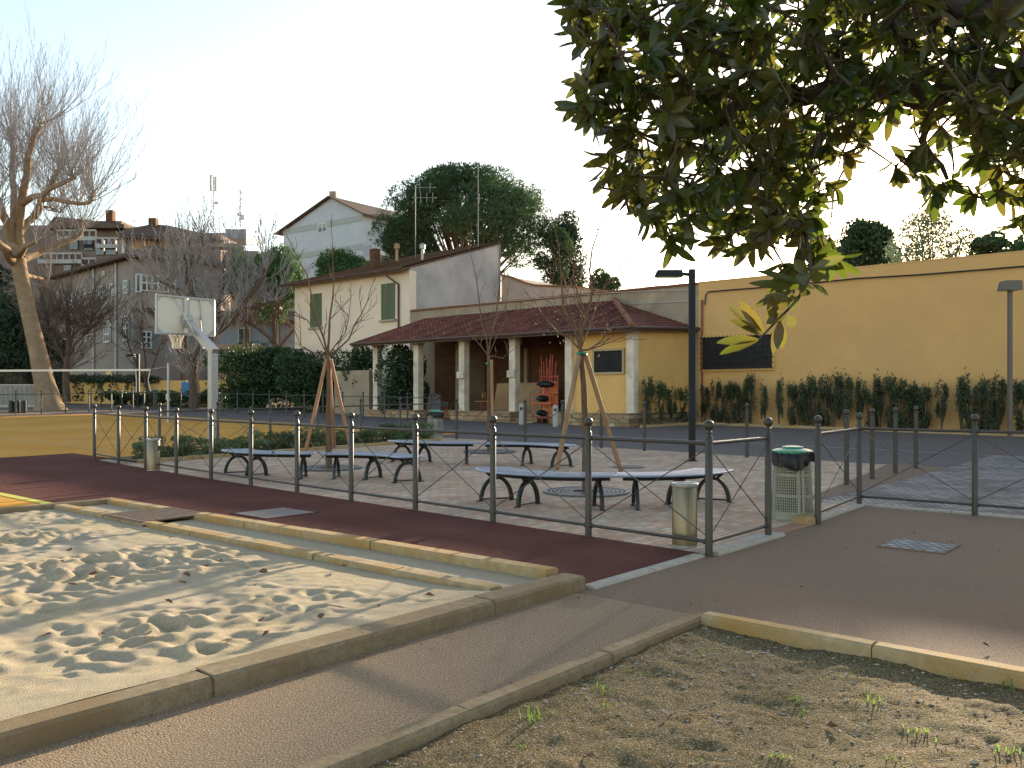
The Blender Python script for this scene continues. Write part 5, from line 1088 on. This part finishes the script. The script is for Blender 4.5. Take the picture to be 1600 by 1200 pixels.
# young trees
def young_tree(label, p, trunk, forks, seed, stakes, tie=None, r0=.054, leaves=0, nb=3.0, grate=True, group='young bare trees on the plaza', smat=None):
    rg = np.random.RandomState(seed); t = thing('young_tree', label, 'tree', p, group); m = MB(); P = np.array(p)
    T = [P+np.array(q) for q in trunk]; m.tube([P+(0, 0, -.05)]+T, [r0*1.25]+list(np.linspace(r0, r0*.72, len(T))), 12)
    m.build('trunk', mt_bark3, t, smooth=True); m = MB()
    ends = []
    for (pts, r_) in forks:
        Q = [T[-1] if i == 0 else P+np.array(q) for i, q in enumerate([None]+pts)]; n_ = len(Q)
        # wavy interpolation
        W = [Q[0]]
        for a_, b_ in zip(Q[:-1], Q[1:]):
            for f in (.5, 1.): W.append(a_+(b_-a_)*f+rg.normal(0, .025, 3)*(f < 1))
        m.tube(W, np.linspace(r_*.72, .006, len(W)), 7)
        for j in range(1, len(W)-1):
            for _ in range(1 if rg.rand() < .75 else 0):
                d = W[j+1]-W[j-1]; d /= np.linalg.norm(d); a_ = rg.normal(size=3); a_[2] = abs(a_[2])*.4; a_ /= np.linalg.norm(a_)
                twigs(m, W[j], d*.7+a_*.7, rg.uniform(.4, .95)*(1.2-j/len(W)), max(.008, .014*(1-j/len(W))), rg, 1, .3, nb, 4, .16, .6, 5, .0045)
        twigs(m, W[-1], W[-1]-W[-2], .35, .007, rg, 1, .2, 2, 4, .15, .5, 4, .0045); ends += W[2:]
    m.build('branches', mt_bark3, t, smooth=True)
    if leaves:
        m = MB(); E = np.array(ends); C = E[rg.randint(0, len(E), leaves)]+rg.normal(0, .14, (leaves, 3)); m.cards(C, rg.normal(size=(leaves, 3)), rg.normal(size=(leaves, 3)), .045, .03); m.build('seed_pods', M('dry_pod', (.50,.34,.20), (.36,.22,.12), 4, .8), t)['kind'] = 'stuff'
    if grate:
        gt = thing('tree_grate', 'round slotted metal grate around the '+label.split(',')[0].replace('bare ', ''), 'grate', (p[0], p[1], p[2]), 'tree grates'); m = MB()
        for r_ in np.arange(.22, .62, .065): m.lathe((p[0], p[1], p[2]+.008), [(r_, 0), (r_, .018), (r_+.035, .018), (r_+.035, 0)], 40, False, False)
        for k in range(8): a_ = k*math.pi/4; m.bar((p[0]+.2*math.cos(a_), p[1]+.2*math.sin(a_), p[2]+.018), (p[0]+.64*math.cos(a_), p[1]+.64*math.sin(a_), p[2]+.018), .03, .02)
        m.lathe((p[0], p[1], p[2]+.006), [(.63, 0), (.63, .026), (.67, .026), (.67, 0)], 40, False, False); m.build('rings', M('grate_iron', (.16,.16,.165), (.11,.11,.115), 12, .5, .5), gt)
        m = MB(); m.lathe((p[0], p[1], p[2]+.004), [(.66, 0), (.0001, .001)], 32, False, False); m.build('soil', mt_bark2, gt)
    for i, (a_, b_, sm) in enumerate(stakes):
        m = MB(); m.tube([P+np.array(a_), P+np.array(b_)], .038, 9); o = m.build('tree_stake', sm, origin=tuple(P+np.array(a_))); tag(o, '%s wooden stake from the left propping the %s' % (ORDN[i], label.split(' with')[0].split(',')[0]), 'stake', 'tree stakes')
    if tie is not None:
        m = MB(); m.tube([P+np.array(tie)+np.array((math.cos(q)*(r0+.02), math.sin(q)*(r0+.02), .02*math.sin(3*q))) for q in np.linspace(0, 2*math.pi, 14)], .017, 6); o = m.build('tree_tie', mt_green, origin=tuple(P+np.array(tie))); tag(o, 'green rubber tie around the %s' % label.split(',')[0], 'tie', 'tree ties')
    return t
def rel(P, x, y, dy=0.): q = px(x, y, P[1]+dy); return (q[0]-P[0], dy, q[2]-P[2])
P3 = gp(916, 13.4)
young_tree('bare young tree nearest the camera, with a few dry seed pods', P3, [rel(P3, 915, 680), rel(P3, 912, 600), rel(P3, 907, 548)],
    [([rel(P3, 880, 480, .1), rel(P3, 876, 420, .2), rel(P3, 866, 350, .2)], .034), ([rel(P3, 915, 500, -.1), rel(P3, 925, 455, -.2), rel(P3, 925, 390, -.2), rel(P3, 946, 326, -.3)], .04),
     ([rel(P3, 872, 520, .3), rel(P3, 846, 486, .5)], .022), ([rel(P3, 930, 540, .2), rel(P3, 956, 512, .3)], .026), ([rel(P3, 912, 480, .3), rel(P3, 897, 440, .4), rel(P3, 893, 400, .3)], .024), ([rel(P3, 940, 455, .4), rel(P3, 972, 415, .6)], .016)],
    3, [(rel(P3, 870, 733, -.6), rel(P3, 905, 556, -.05), mt_stake2), (rel(P3, 972, 742, .1), rel(P3, 914, 552, .02), mt_stake2)], rel(P3, 909, 553), leaves=190)
P1 = gp(514, 17.6)
young_tree('bare young tree on the left with three stakes', P1, [rel(P1, 513, 650), rel(P1, 514, 600), rel(P1, 512, 556)],
    [([rel(P1, 480, 500, .2), rel(P1, 455, 490, .3)], .024), ([rel(P1, 515, 500, 0), rel(P1, 522, 440, .1), rel(P1, 519, 372, 0)], .04), ([rel(P1, 495, 500, -.2), rel(P1, 480, 430, -.2), rel(P1, 455, 382, -.1)], .034),
     ([rel(P1, 545, 530, .2), rel(P1, 565, 490, .3), rel(P1, 579, 452, .3)], .03), ([rel(P1, 540, 520, -.3), rel(P1, 548, 470, -.5)], .022), ([rel(P1, 470, 540, -.2), rel(P1, 443, 490, -.3)], .02)],
    5, [(rel(P1, 478, 703, -.3), rel(P1, 510, 562, 0), mt_stake), (rel(P1, 522, 700, .6), rel(P1, 514, 560, .05), mt_stake), (rel(P1, 550, 710, .1), rel(P1, 517, 562, 0), mt_stake)], None, r0=.056)
P2 = gp(765, 21.8)
young_tree('bare young tree at the plaza back', P2, [rel(P2, 764, 660), rel(P2, 764, 600), rel(P2, 763, 556)],
    [([rel(P2, 752, 500, .2), rel(P2, 745, 440, .2), rel(P2, 734, 392, .2)], .034), ([rel(P2, 775, 500, 0), rel(P2, 782, 440, .1), rel(P2, 780, 385, .1)], .034), ([rel(P2, 742, 530, .1), rel(P2, 728, 510, .2)], .024), ([rel(P2, 785, 560, -.1), rel(P2, 800, 548, -.2)], .018), ([rel(P2, 790, 500, .3), rel(P2, 792, 470, .3)], .02)],
    7, [(rel(P2, 770, 700, -.15), rel(P2, 768, 562, -.12), mt_stake)], rel(P2, 764, 568), r0=.052)
c = gp(981, 17.9); gt = thing('drain_cover', 'round slotted metal cover lying flat in the brick plaza', 'grate', c); m = MB()
for r_ in np.arange(.08, .36, .07): m.lathe((c[0], c[1], c[2]+.006), [(r_, 0), (r_, .014), (r_+.04, .014), (r_+.04, 0)], 32, False, False)
m.build('rings', M('grate_iron', (.16,.16,.165), (.11,.11,.115), 12, .5, .5), gt); m = MB(); m.lathe((c[0], c[1], c[2]+.003), [(.38, 0), (.38, .004), (.0001, .005)], 32, False, False); m.build('base', mt_dark, gt)

# big leaning plane tree
TP = gp(77, 51.5); P = np.array(TP); t = thing('plane_tree', 'tall bare plane tree with leaning pale trunk at the far left', 'tree', TP); TY = 51.5; rg = np.random.RandomState(17)
def q_(x, y, dy=0.): return np.array(px(x, y, TY+dy))
m = MB(); tr = [q_(78, 644), q_(76, 630), q_(70, 600), q_(58, 545), q_(45, 490), q_(34, 440), q_(28, 405)]
m.tube(tr, [1.0, .74, .58, .48, .43, .41, .42], 18); m.build('trunk', mt_bark, t, smooth=True)
m = MB(); knobs = []
for pts, r_ in (([(28, 405, 0), (18, 378, 0), (4, 335, -1), (-8, 300, -2), (-20, 270, -2)], .34), ([(28, 405, 0), (24, 370, .5), (22, 300, 1), (20, 240, 2), (15, 205, 2)], .26), ([(30, 400, 0), (29, 365, 0), (36, 300, -.5), (44, 245, -1), (55, 206, -1.5)], .32),
                ([(55, 206, -1.5), (64, 198, -1.5), (74, 190, -1.5)], .16), ([(26, 370, 0), (52, 340, 1), (70, 305, 2), (88, 272, 2), (100, 254, 2)], .24), ([(36, 318, -.5), (66, 305, -2), (98, 286, -3), (116, 278, -3)], .2), ([(56, 338, 1), (62, 313, -1), (100, 315, -2), (140, 317, -3), (147, 300, -3)], .16),
                ([(30, 408, 0), (60, 395, 2), (100, 378, 3), (126, 366, 4), (131, 348, 4)], .26), ([(24, 412, 0), (10, 390, -2), (-10, 370, -3), (-30, 330, -3)], .3), ([(30, 355, 0), (60, 322, 2), (78, 324, 3), (94, 332, 3)], .12), ([(30, 400, 0), (40, 384, -3), (54, 378, -3)], .2), ([(40, 430, 0), (66, 436, 2), (74, 448, 2)], .14)):
    Q = [q_(*v) for v in pts]; W = [Q[0]]
    for a_, b_ in zip(Q[:-1], Q[1:]): W += [a_+(b_-a_)*.5+rg.normal(0, .08, 3), b_]
    m.tube(W, np.linspace(r_, r_*.45, len(W)), 9); m.ball(W[-1], r_*.62, 9, 7); knobs.append((W[-1], W[-1]-W[-2])); knobs += [(w_, np.array((rg.normal(), rg.normal(), .6))) for w_ in W[4:-1]]
m.build('limbs', mt_bark, t, smooth=True)
m = MB()
for k_, (kp, kd) in enumerate(knobs):
    nn = 8 if kp[2] > 9 else 5
    for i in range(nn):
        d = np.array((rg.normal(0, .75), rg.normal(0, .75), rg.uniform(.25, 1.2)))+kd/np.linalg.norm(kd)*.4
        twigs(m, kp, d, rg.uniform(2.8, 5.4), .028, rg, 2, .8, 4.6, 4, .10, .5, 6, .0062, .42)
m.build('twigs', mt_twig, t)

# pollarded dark tree beside the hoop and other bare trees
def bare_tree(label, x, Y, limbs, seed, r0, n_tw, Ltw, mat=None, tw=None, up=.8, nb=4, cat='tree', minr=.012, depth=1):
    rg = np.random.RandomState(seed); p = gp(x, Y); t = thing('bare_tree', label, cat, p); m = MB(); kn = []
    for pts, r_ in limbs:
        Q = [np.array(px(a_, b_, Y+c_)) for a_, b_, c_ in pts]; W = [Q[0]]
        for a_, b_ in zip(Q[:-1], Q[1:]): W += [a_+(b_-a_)*.5+rg.normal(0, .06, 3), b_]
        m.tube(W, np.linspace(r_, r_*.5, len(W)), 8); kn += W[2:]
    m.build('trunk', mat or mt_bark2, t, smooth=True); m = MB()
    for i in range(n_tw):
        w_ = kn[rg.randint(len(kn))]; twigs(m, w_, (rg.normal(0, .8), rg.normal(0, .8), rg.uniform(.1, 1.1)), Ltw*rg.uniform(.5, 1.2), .03, rg, depth, up, nb, 4, .14, .6, 5, minr, .5)
    m.build('twigs', tw or mt_twig2, t); return t
bare_tree('dark bare pollarded tree with dense upright shoots behind the basketball hoop', 304, 55,
    [([(304, 640, 0), (303, 590, 0), (303, 560, 0)], .42), ([(303, 562, 0), (280, 545, 0), (262, 520, 0), (255, 500, 0)], .26), ([(303, 562, 0), (325, 535, .5), (345, 515, 1), (375, 485, 1), (400, 450, 1), (415, 420, 1)], .3), ([(345, 515, 1), (338, 480, 1), (350, 440, 1), (352, 400, 1)], .2), ([(370, 490, 1), (400, 480, 2), (430, 470, 2)], .16),
     ([(330, 530, 0), (318, 500, -1), (300, 460, -1), (292, 420, -1), (290, 390, -1)], .2), ([(300, 462, -1), (270, 450, -1), (250, 440, -1)], .12)], 23, .4, 210, 3.0, tw=mt_twig, up=.9, minr=.014, depth=2)
bare_tree('slim bare tree with upright crown rising in front of the palazzo', 283, 66, [([(283, 620, 0), (290, 500, 0), (292, 430, 0), (285, 380, 0)], .2), ([(292, 440, 0), (312, 400, 0), (318, 370, 0)], .12), ([(290, 480, 0), (265, 440, 0), (255, 410, 0)], .1)], 24, .2, 80, 3.0, up=1.0)
bare_tree('small bare fan-shaped tree growing behind the volleyball post', 232, 62, [([(232, 635, 0), (230, 605, 0), (226, 580, 0)], .12), ([(226, 590, 0), (205, 550, 0), (190, 510, 0)], .07), ([(230, 590, 0), (245, 555, 0), (258, 520, 0)], .07), ([(228, 585, 0), (224, 540, 0), (222, 490, 0)], .07)], 25, .1, 60, 2.2, up=.5)
bare_tree('dark twiggy bare tree standing right of the plane tree', 105, 58, [([(105, 628, 0), (103, 580, 0), (108, 530, 0), (106, 490, 0)], .26), ([(104, 570, 0), (85, 530, 0), (70, 500, 0)], .12), ([(106, 560, 0), (130, 525, 0), (142, 500, 0)], .12)], 26, .2, 150, 2.8, up=.6, depth=2)
bare_tree('bare reddish tree in front of the cream house corner at the court side', 425, 60, [([(425, 610, 0), (430, 560, 0), (428, 500, 0), (440, 460, 0)], .22), ([(430, 540, 0), (405, 515, 0), (385, 505, 0)], .1), ([(430, 550, 0), (455, 520, 0), (470, 505, 0)], .1)], 27, .2, 45, 2.4, up=.5)
# evergreens
def evergreen(name, label, x, Y, ytop, ybot, wpx, n, ln, wd, mat, seed, lumps=26, shape='dome', trunk=True, gaps=1., clump=(.16, .28)):
    rg = np.random.RandomState(seed); p = gp(x, Y); t = thing(name, label, 'tree', p); W = wpx/F*Y; zt = px(x, ytop, Y)[2]; zb = px(x, ybot, Y)[2]; H = zt-zb; m = MB(); P = np.array(p)
    cl = []
    for k in range(lumps):
        f = rg.rand()**.85
        if shape == 'dome': rad = W/2*math.sqrt(max(.03, 1-(max(0, f-.12)/.9)**2.0))*(.9 if f > .15 else .78)
        elif shape == 'cone': rad = W/2*(1-f*.85)*(.7+.3*rg.rand())
        else: rad = W/2*math.sqrt(max(.05, 1-(2*f-1)**2))
        a_ = rg.uniform(0, 2*math.pi); rr_ = rad*math.sqrt(rg.uniform(.25, 1))*.86; c = np.array((P[0]+rr_*math.cos(a_), P[1]+rr_*math.sin(a_), zb+H*(.05+.88*f))); cr = np.array((W, W, (W if shape == 'round' else W*.62)))*(rg.uniform(.34, .55) if shape == 'round' or W < 6 else rg.uniform(*clump))*.5
        if shape == 'cone': cr = np.array((W, W, W*1.2))*rg.uniform(.34, .55)*.5
        leaf_blob(m, c, cr, n//lumps, ln, wd, rg, .55, .5); cl.append(c)
    m.build('crown', mat, t)
    m = MB(); h0 = P+(0, 0, -.1); c0 = np.array((P[0], P[1], zb-(zb-P[2])*.25 if shape == 'dome' else zb)); m.tube([h0, c0], [min(.45, W*.035), min(.35, W*.025)], 9)
    for c in cl[::2]: mid = c0+(c-c0)*.5; mid[2] -= H*.05; m.tube([c0, mid, c], [min(.14, W*.012), min(.09, W*.007), .03], 5)
    m.build('trunk', mt_bark2, t); return t
evergreen('stone_pine', 'big rounded dark stone pine rising behind the grey gable', 728, 72, 266, 405, 335, 62000, .42, .07, mt_pine, 71, lumps=170, clump=(.13, .22))
evergreen('stone_pine', 'lower left lobe pine crown between the apartment house and the big stone pine', 640, 70, 330, 420, 90, 9000, .42, .07, mt_pine, 72, lumps=30)
evergreen('cypress', 'dark ragged cypress right of the big stone pine', 886, 74, 340, 470, 80, 9000, .3, .12, mt_cyp, 73, lumps=46, shape='cone')
evergreen('cypress', 'lighter narrow conifer squeezed between the pine and the ragged cypress', 862, 70, 345, 450, 60, 6000, .35, .08, mt_pine, 75, lumps=26, shape='round')
evergreen('small_pine', 'small bright pine crown in front of the white apartment house', 535, 66, 400, 440, 95, 8000, .4, .08, mt_pine2, 74, lumps=30)
evergreen('bright_pine', 'bright green pine between the palazzo and the white apartment house', 432, 68, 395, 500, 90, 12000, .42, .09, mt_pine2, 76, lumps=40, shape='round')
evergreen('bright_pine', 'bright green conifer behind the pollarded tree', 385, 70, 392, 470, 70, 9000, .42, .09, mt_pine2, 77, lumps=30, shape='round')
evergreen('dark_evergreen', 'dark evergreen mass filling the far left edge behind the plane tree', 18, 64, 470, 628, 100, 12000, .35, .15, mt_cyp, 78, lumps=40, shape='round')
evergreen('dark_evergreen', 'dark evergreen right behind the plane tree trunk', 72, 66, 520, 628, 70, 9000, .35, .15, mt_cyp, 79, lumps=30, shape='round')
evergreen('dark_evergreen', 'tall dark brownish conifer at the left frame edge', -12, 70, 400, 610, 70, 9000, .35, .15, mt_cyp, 80, lumps=36, shape='round')
evergreen('distant_tree', 'rounded tree behind the yellow wall under the hanging foliage', 1345, 90, 356, 440, 98, 9000, .5, .26, mt_hedge, 81, lumps=34, shape='round')
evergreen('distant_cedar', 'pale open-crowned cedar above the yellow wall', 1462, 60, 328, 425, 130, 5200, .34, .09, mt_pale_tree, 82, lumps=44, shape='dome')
evergreen('distant_tree', 'dark broad tree above the right end of the yellow wall', 1570, 56, 362, 430, 150, 8000, .32, .14, mt_hedge, 83, lumps=40, shape='dome')
evergreen('distant_tree', 'small dark tree top peeking over the yellow wall beside the lamp', 1290, 92, 385, 440, 50, 3000, .5, .26, mt_hedge, 84, lumps=16, shape='round')
evergreen('distant_tree', 'low treetop just above the old parapet right of the cypress', 945, 70, 425, 470, 46, 2500, .3, .14, mt_hedge, 85, lumps=14, shape='round')

# ------------------------------------------------------------------ magnolia overhead
rg = np.random.RandomState(101)
MP = (4.6, 3.9, 0.0); t = thing('magnolia', 'large magnolia tree overhanging the right of the view, leathery green leaves', 'tree', MP)
poly = [(845,-60),(868,0),(893,22),(905,60),(922,90),(895,135),(890,180),(925,195),(975,215),(975,240),(940,262),(938,290),(985,320),(990,355),(1035,380),(1065,392),(1085,368),(1120,350),(1125,385),(1160,395),(1180,412),(1195,395),(1210,365),(1225,372),(1235,410),(1262,428),(1320,420),(1330,395),(1300,380),(1310,345),(1300,320),(1320,265),(1362,245),(1345,215),(1370,190),(1392,182),(1420,240),(1450,270),(1490,315),(1530,300),(1560,320),(1600,330),(1660,340),(1700,-60)]
def inside(x, y):
    c = False; n = len(poly); j = n-1
    for i in range(n):
        xi, yi = poly[i]; xj, yj = poly[j]
        if (yi > y) != (yj > y) and x < (xj-xi)*(y-yi)/(yj-yi)+xi: c = not c
        j = i
    return c
m = MB(); tw = MB()
def leaf(m, p, d, nrm, L, W, curl):
    d = d/np.linalg.norm(d); s = np.cross(d, nrm); s /= np.linalg.norm(s)+1e-9; nn = np.cross(s, d)
    prof = [(0, 0), (.13, .42), (.34, .86), (.58, 1.), (.8, .72), (.93, .34), (1., 0)]
    vs = []; 
    for f, w_ in prof:
        c = p+d*L*f+nn*(-curl*L*f*f); 
        if w_ == 0: vs.append(c)
        else: vs += [c+s*W/2*w_+nn*W*.16*w_, c, c-s*W/2*w_+nn*W*.16*w_]
    fs = [(0, 1, 2), (0, 2, 3)]
    for k in range(4): a_ = 1+3*k; fs += [(a_, a_+3, a_+4, a_+1), (a_+1, a_+4, a_+5, a_+2)]
    fs += [(13, 16, 14), (14, 16, 15)]; m.add(vs, fs)
def rosette(p, axis, n, L):
    axis = axis/np.linalg.norm(axis); b = np.cross(axis, (0, 0, 1.)); b = b/np.linalg.norm(b) if np.linalg.norm(b) > .1 else np.array((1., 0, 0)); c = np.cross(axis, b); ph = rg.uniform(0, 6.3)
    for k in range(n):
        a_ = ph+k*2.4; out = b*math.cos(a_)+c*math.sin(a_); op = rg.uniform(.35, 1.25); d = axis*math.cos(op)+out*math.sin(op); d[2] -= rg.uniform(.0, .5); nrm = axis-out*.4+rg.normal(0, .25, 3)
        leaf(m, p+axis*rg.uniform(-.05, .02), d, nrm, L*rg.uniform(.7, 1.15), L*rg.uniform(.30, .40), rg.uniform(0, .35))
# limbs
def mq(x, y, Y): return np.array(px(x, y, Y))
limbs = [([np.array(MP)+(0, 0, -.1), np.array(MP)+(-.02, 0, 1.2), np.array(MP)+(-.1, .05, 2.2), np.array(MP)+(-.25, .3, 3.2), np.array(MP)+(-.3, .5, 4.6)], .19),
         ([np.array(MP)+(-.1, .1, 2.1), mq(1700, 75, 4.5), mq(1600, 118, 4.8), mq(1510, 140, 5.0), mq(1430, 150, 5.2), mq(1330, 140, 5.3), mq(1220, 150, 5.3), mq(1120, 190, 5.2), mq(1040, 220, 5.1)], .105),
         ([mq(1330, 140, 5.3), mq(1280, 220, 5.1), mq(1250, 300, 4.9), mq(1235, 370, 4.7)], .035), ([mq(1220, 150, 5.3), mq(1150, 100, 5.1), mq(1050, 60, 4.9), mq(950, 40, 4.8)], .04),
         ([np.array(MP)+(-.25, .3, 3.2), mq(1500, 20, 4.7), mq(1380, -40, 5.0), mq(1200, -80, 5.2)], .09), ([mq(1600, 118, 4.8), mq(1560, 200, 4.9), mq(1530, 260, 5.0)], .045), ([mq(1510, 140, 5.0), mq(1440, 220, 5.1), mq(1480, 280, 5.2)], .03)]
ctrl = []
b_ = MB()
for pts, r_ in limbs:
    W = [pts[0]]
    for a_, c_ in zip(pts[:-1], pts[1:]):
        for f in (.33, .66, 1.): W.append(a_+(c_-a_)*f+rg.normal(0, .02, 3)*(f < 1))
    b_.tube(W, np.linspace(r_, max(.012, r_*.35), len(W)), 12); ctrl += [w_ for w_ in W if w_[2] > 1.9]
ctrl = np.array(ctrl)
b_.build('trunk', M('magnolia_bark', (.10,.07,.05), (.06,.045,.035), 8, .9, bump=.6, bscale=30), t, smooth=True)
global_ctrl = list(ctrl)
def hang(x, y, Y, n=8, L=.14, link=True):
    p = mq(x, y, Y); cc = np.array(global_ctrl); i = np.argmin(((cc-p)**2).sum(1)); q = cc[i]; axis = p-q; axis /= np.linalg.norm(axis)+1e-9; axis = axis*.6+np.array((rg.normal(0, .3), rg.normal(0, .3), -.15+rg.normal(0, .3)))
    rosette(p, axis, n, L)
    global_ctrl.append(p)
    if link and np.linalg.norm(p-q) < 1.1:
        mid = (p+q)/2+rg.normal(0, .05, 3); tw.tube([q, mid, p], [.009, .007, .004], 5, cap=False)
cnt = 0
while cnt < 860:
    x, y = rg.uniform(845, 1700), rg.uniform(-70, 430)
    if not inside(x, y) or not inside(x, y+22) or not inside(x-18, y): continue
    hole = (abs(x-1400) < 35 and 172 < y < 240) or ((x-1500)**2+(y-238)**2 < 26**2) or ((x-1470)**2+(y-262)**2 < 18**2) or (x > 1380 and y > 160 and rg.rand() < .5)
    if hole: continue
    hang(x, y, rg.uniform(4.2, 6.3), rg.randint(6, 10), .135); cnt += 1
# outline rosettes, hand placed along the lower edge and the drooping sprig
for (x, y, Y) in ((905, 40, 4.6), (925, 90, 4.6), (915, 130, 4.5), (905, 165, 4.5), (925, 175, 4.4), (935, 195, 4.6), (955, 240, 4.4), (950, 262, 4.5), (975, 300, 4.4), (1000, 310, 4.6), (1225, 415, 4.1), (1240, 425, 4.2), (1400, 260, 4.8), (1420, 250, 4.7), (1460, 300, 4.6), (1520, 305, 4.7), (1450, 240, 4.9), (1385, 175, 4.8), (1540, 215, 4.8), (1560, 260, 4.7), (905, 20, 4.5), (912, 65, 4.5), (935, 110, 4.4), (918, 150, 4.3), (945, 150, 4.5), (960, 200, 4.6), (985, 225, 4.5), (962, 275, 4.4), (990, 290, 4.5), (1005, 330, 4.4), (1020, 345, 4.3), (1048, 372, 4.2), (1075, 340, 4.3), (1105, 335, 4.2), (1140, 370, 4.4), (1165, 385, 4.2), (1190, 375, 4.3), (1200, 330, 4.4), (1250, 395, 4.3), (1275, 405, 4.2), (1300, 400, 4.4), (1270, 340, 4.5), (1320, 240, 4.6), (1300, 290, 4.5), (1340, 215, 4.6),
                   (1150, 300, 4.4), (1100, 300, 4.3), (1060, 300, 4.3), (1440, 270, 4.8), (1480, 290, 4.8), (1560, 300, 4.6), (1590, 310, 4.6), (1595, 345, 4.4)):
    hang(x, y, Y, 8, .145)
SP = [mq(1236, 372, 4.3), mq(1225, 415, 4.05), mq(1232, 440, 3.95), mq(1262, 452, 3.9), mq(1245, 478, 3.8), mq(1222, 505, 3.75), mq(1195, 532, 3.7)]
SP = [mq(1250, 330, 4.4), mq(1262, 380, 4.2), mq(1268, 430, 4.0), mq(1245, 470, 3.9), mq(1215, 500, 3.85), mq(1186, 530, 3.8)]
tw.tube(SP, [.012, .010, .008, .007, .006, .004], 6)
def lf(x0, y0, x1, y1, Y, W=.052):
    a_, c_ = mq(x0, y0, Y), mq(x1, y1, Y-.03+rg.uniform(-.05, .05)); d = c_-a_; L = np.linalg.norm(d); leaf(m, a_, d, np.array((rg.normal(0, .3), -1, .5+rg.normal(0, .3))), L, W, .05)
for v in ((1262,448,1182,420), (1262,452,1170,440), (1268,440,1290,420), (1240,470,1196,462), (1240,455,1178,478), (1190,522,1142,498), (1192,520,1140,478), (1195,520,1155,470), (1188,530,1120,534), (1186,532,1124,552), (1200,512,1214,476), (1210,505,1205,462), (1218,500,1222,545), (1222,498,1208,552), (1230,492,1240,512), (1235,488,1242,458), (1262,452,1252,462), (1268,445,1296,462), (1250,448,1256,420), (1235,470,1206,482), (1262,430,1240,405), (1268,420,1320,400), (1190,525,1160,510), (1228,490,1198,505)):
    lf(*v, 3.85)
tw.build('twigs', MATS['magnolia_bark'], t)
fol = m.build('foliage', M('magnolia_leaf', (.030,.050,.009), (.055,.070,.012), 3, .3, trans=.45, big=(.085,.070,.02), bigscale=2.2, spec=.6), t, smooth=True)
# crown beyond the frame, above and to the right, so the tree is whole
m = MB()
for k in range(420):
    d = rg.normal(size=3); d /= np.linalg.norm(d); q = np.array((4.4, 4.2, 4.6))+d*np.array((2.5, 2.6, 2.4))*rg.uniform(.5, 1)
    X_, Y_, Z_q = q
    if Z_q < 2.4: continue
    if Y_ > 1.2:
        xx = 800+F*X_/Y_; yy = 620-F*(Z_q-EYE)/Y_
        if xx < 1660 and yy > -40: continue
    rosette(q, d+np.array((0, 0, .1)), 7, .18)
m.build('upper_foliage', MATS['magnolia_leaf'], t, smooth=True)
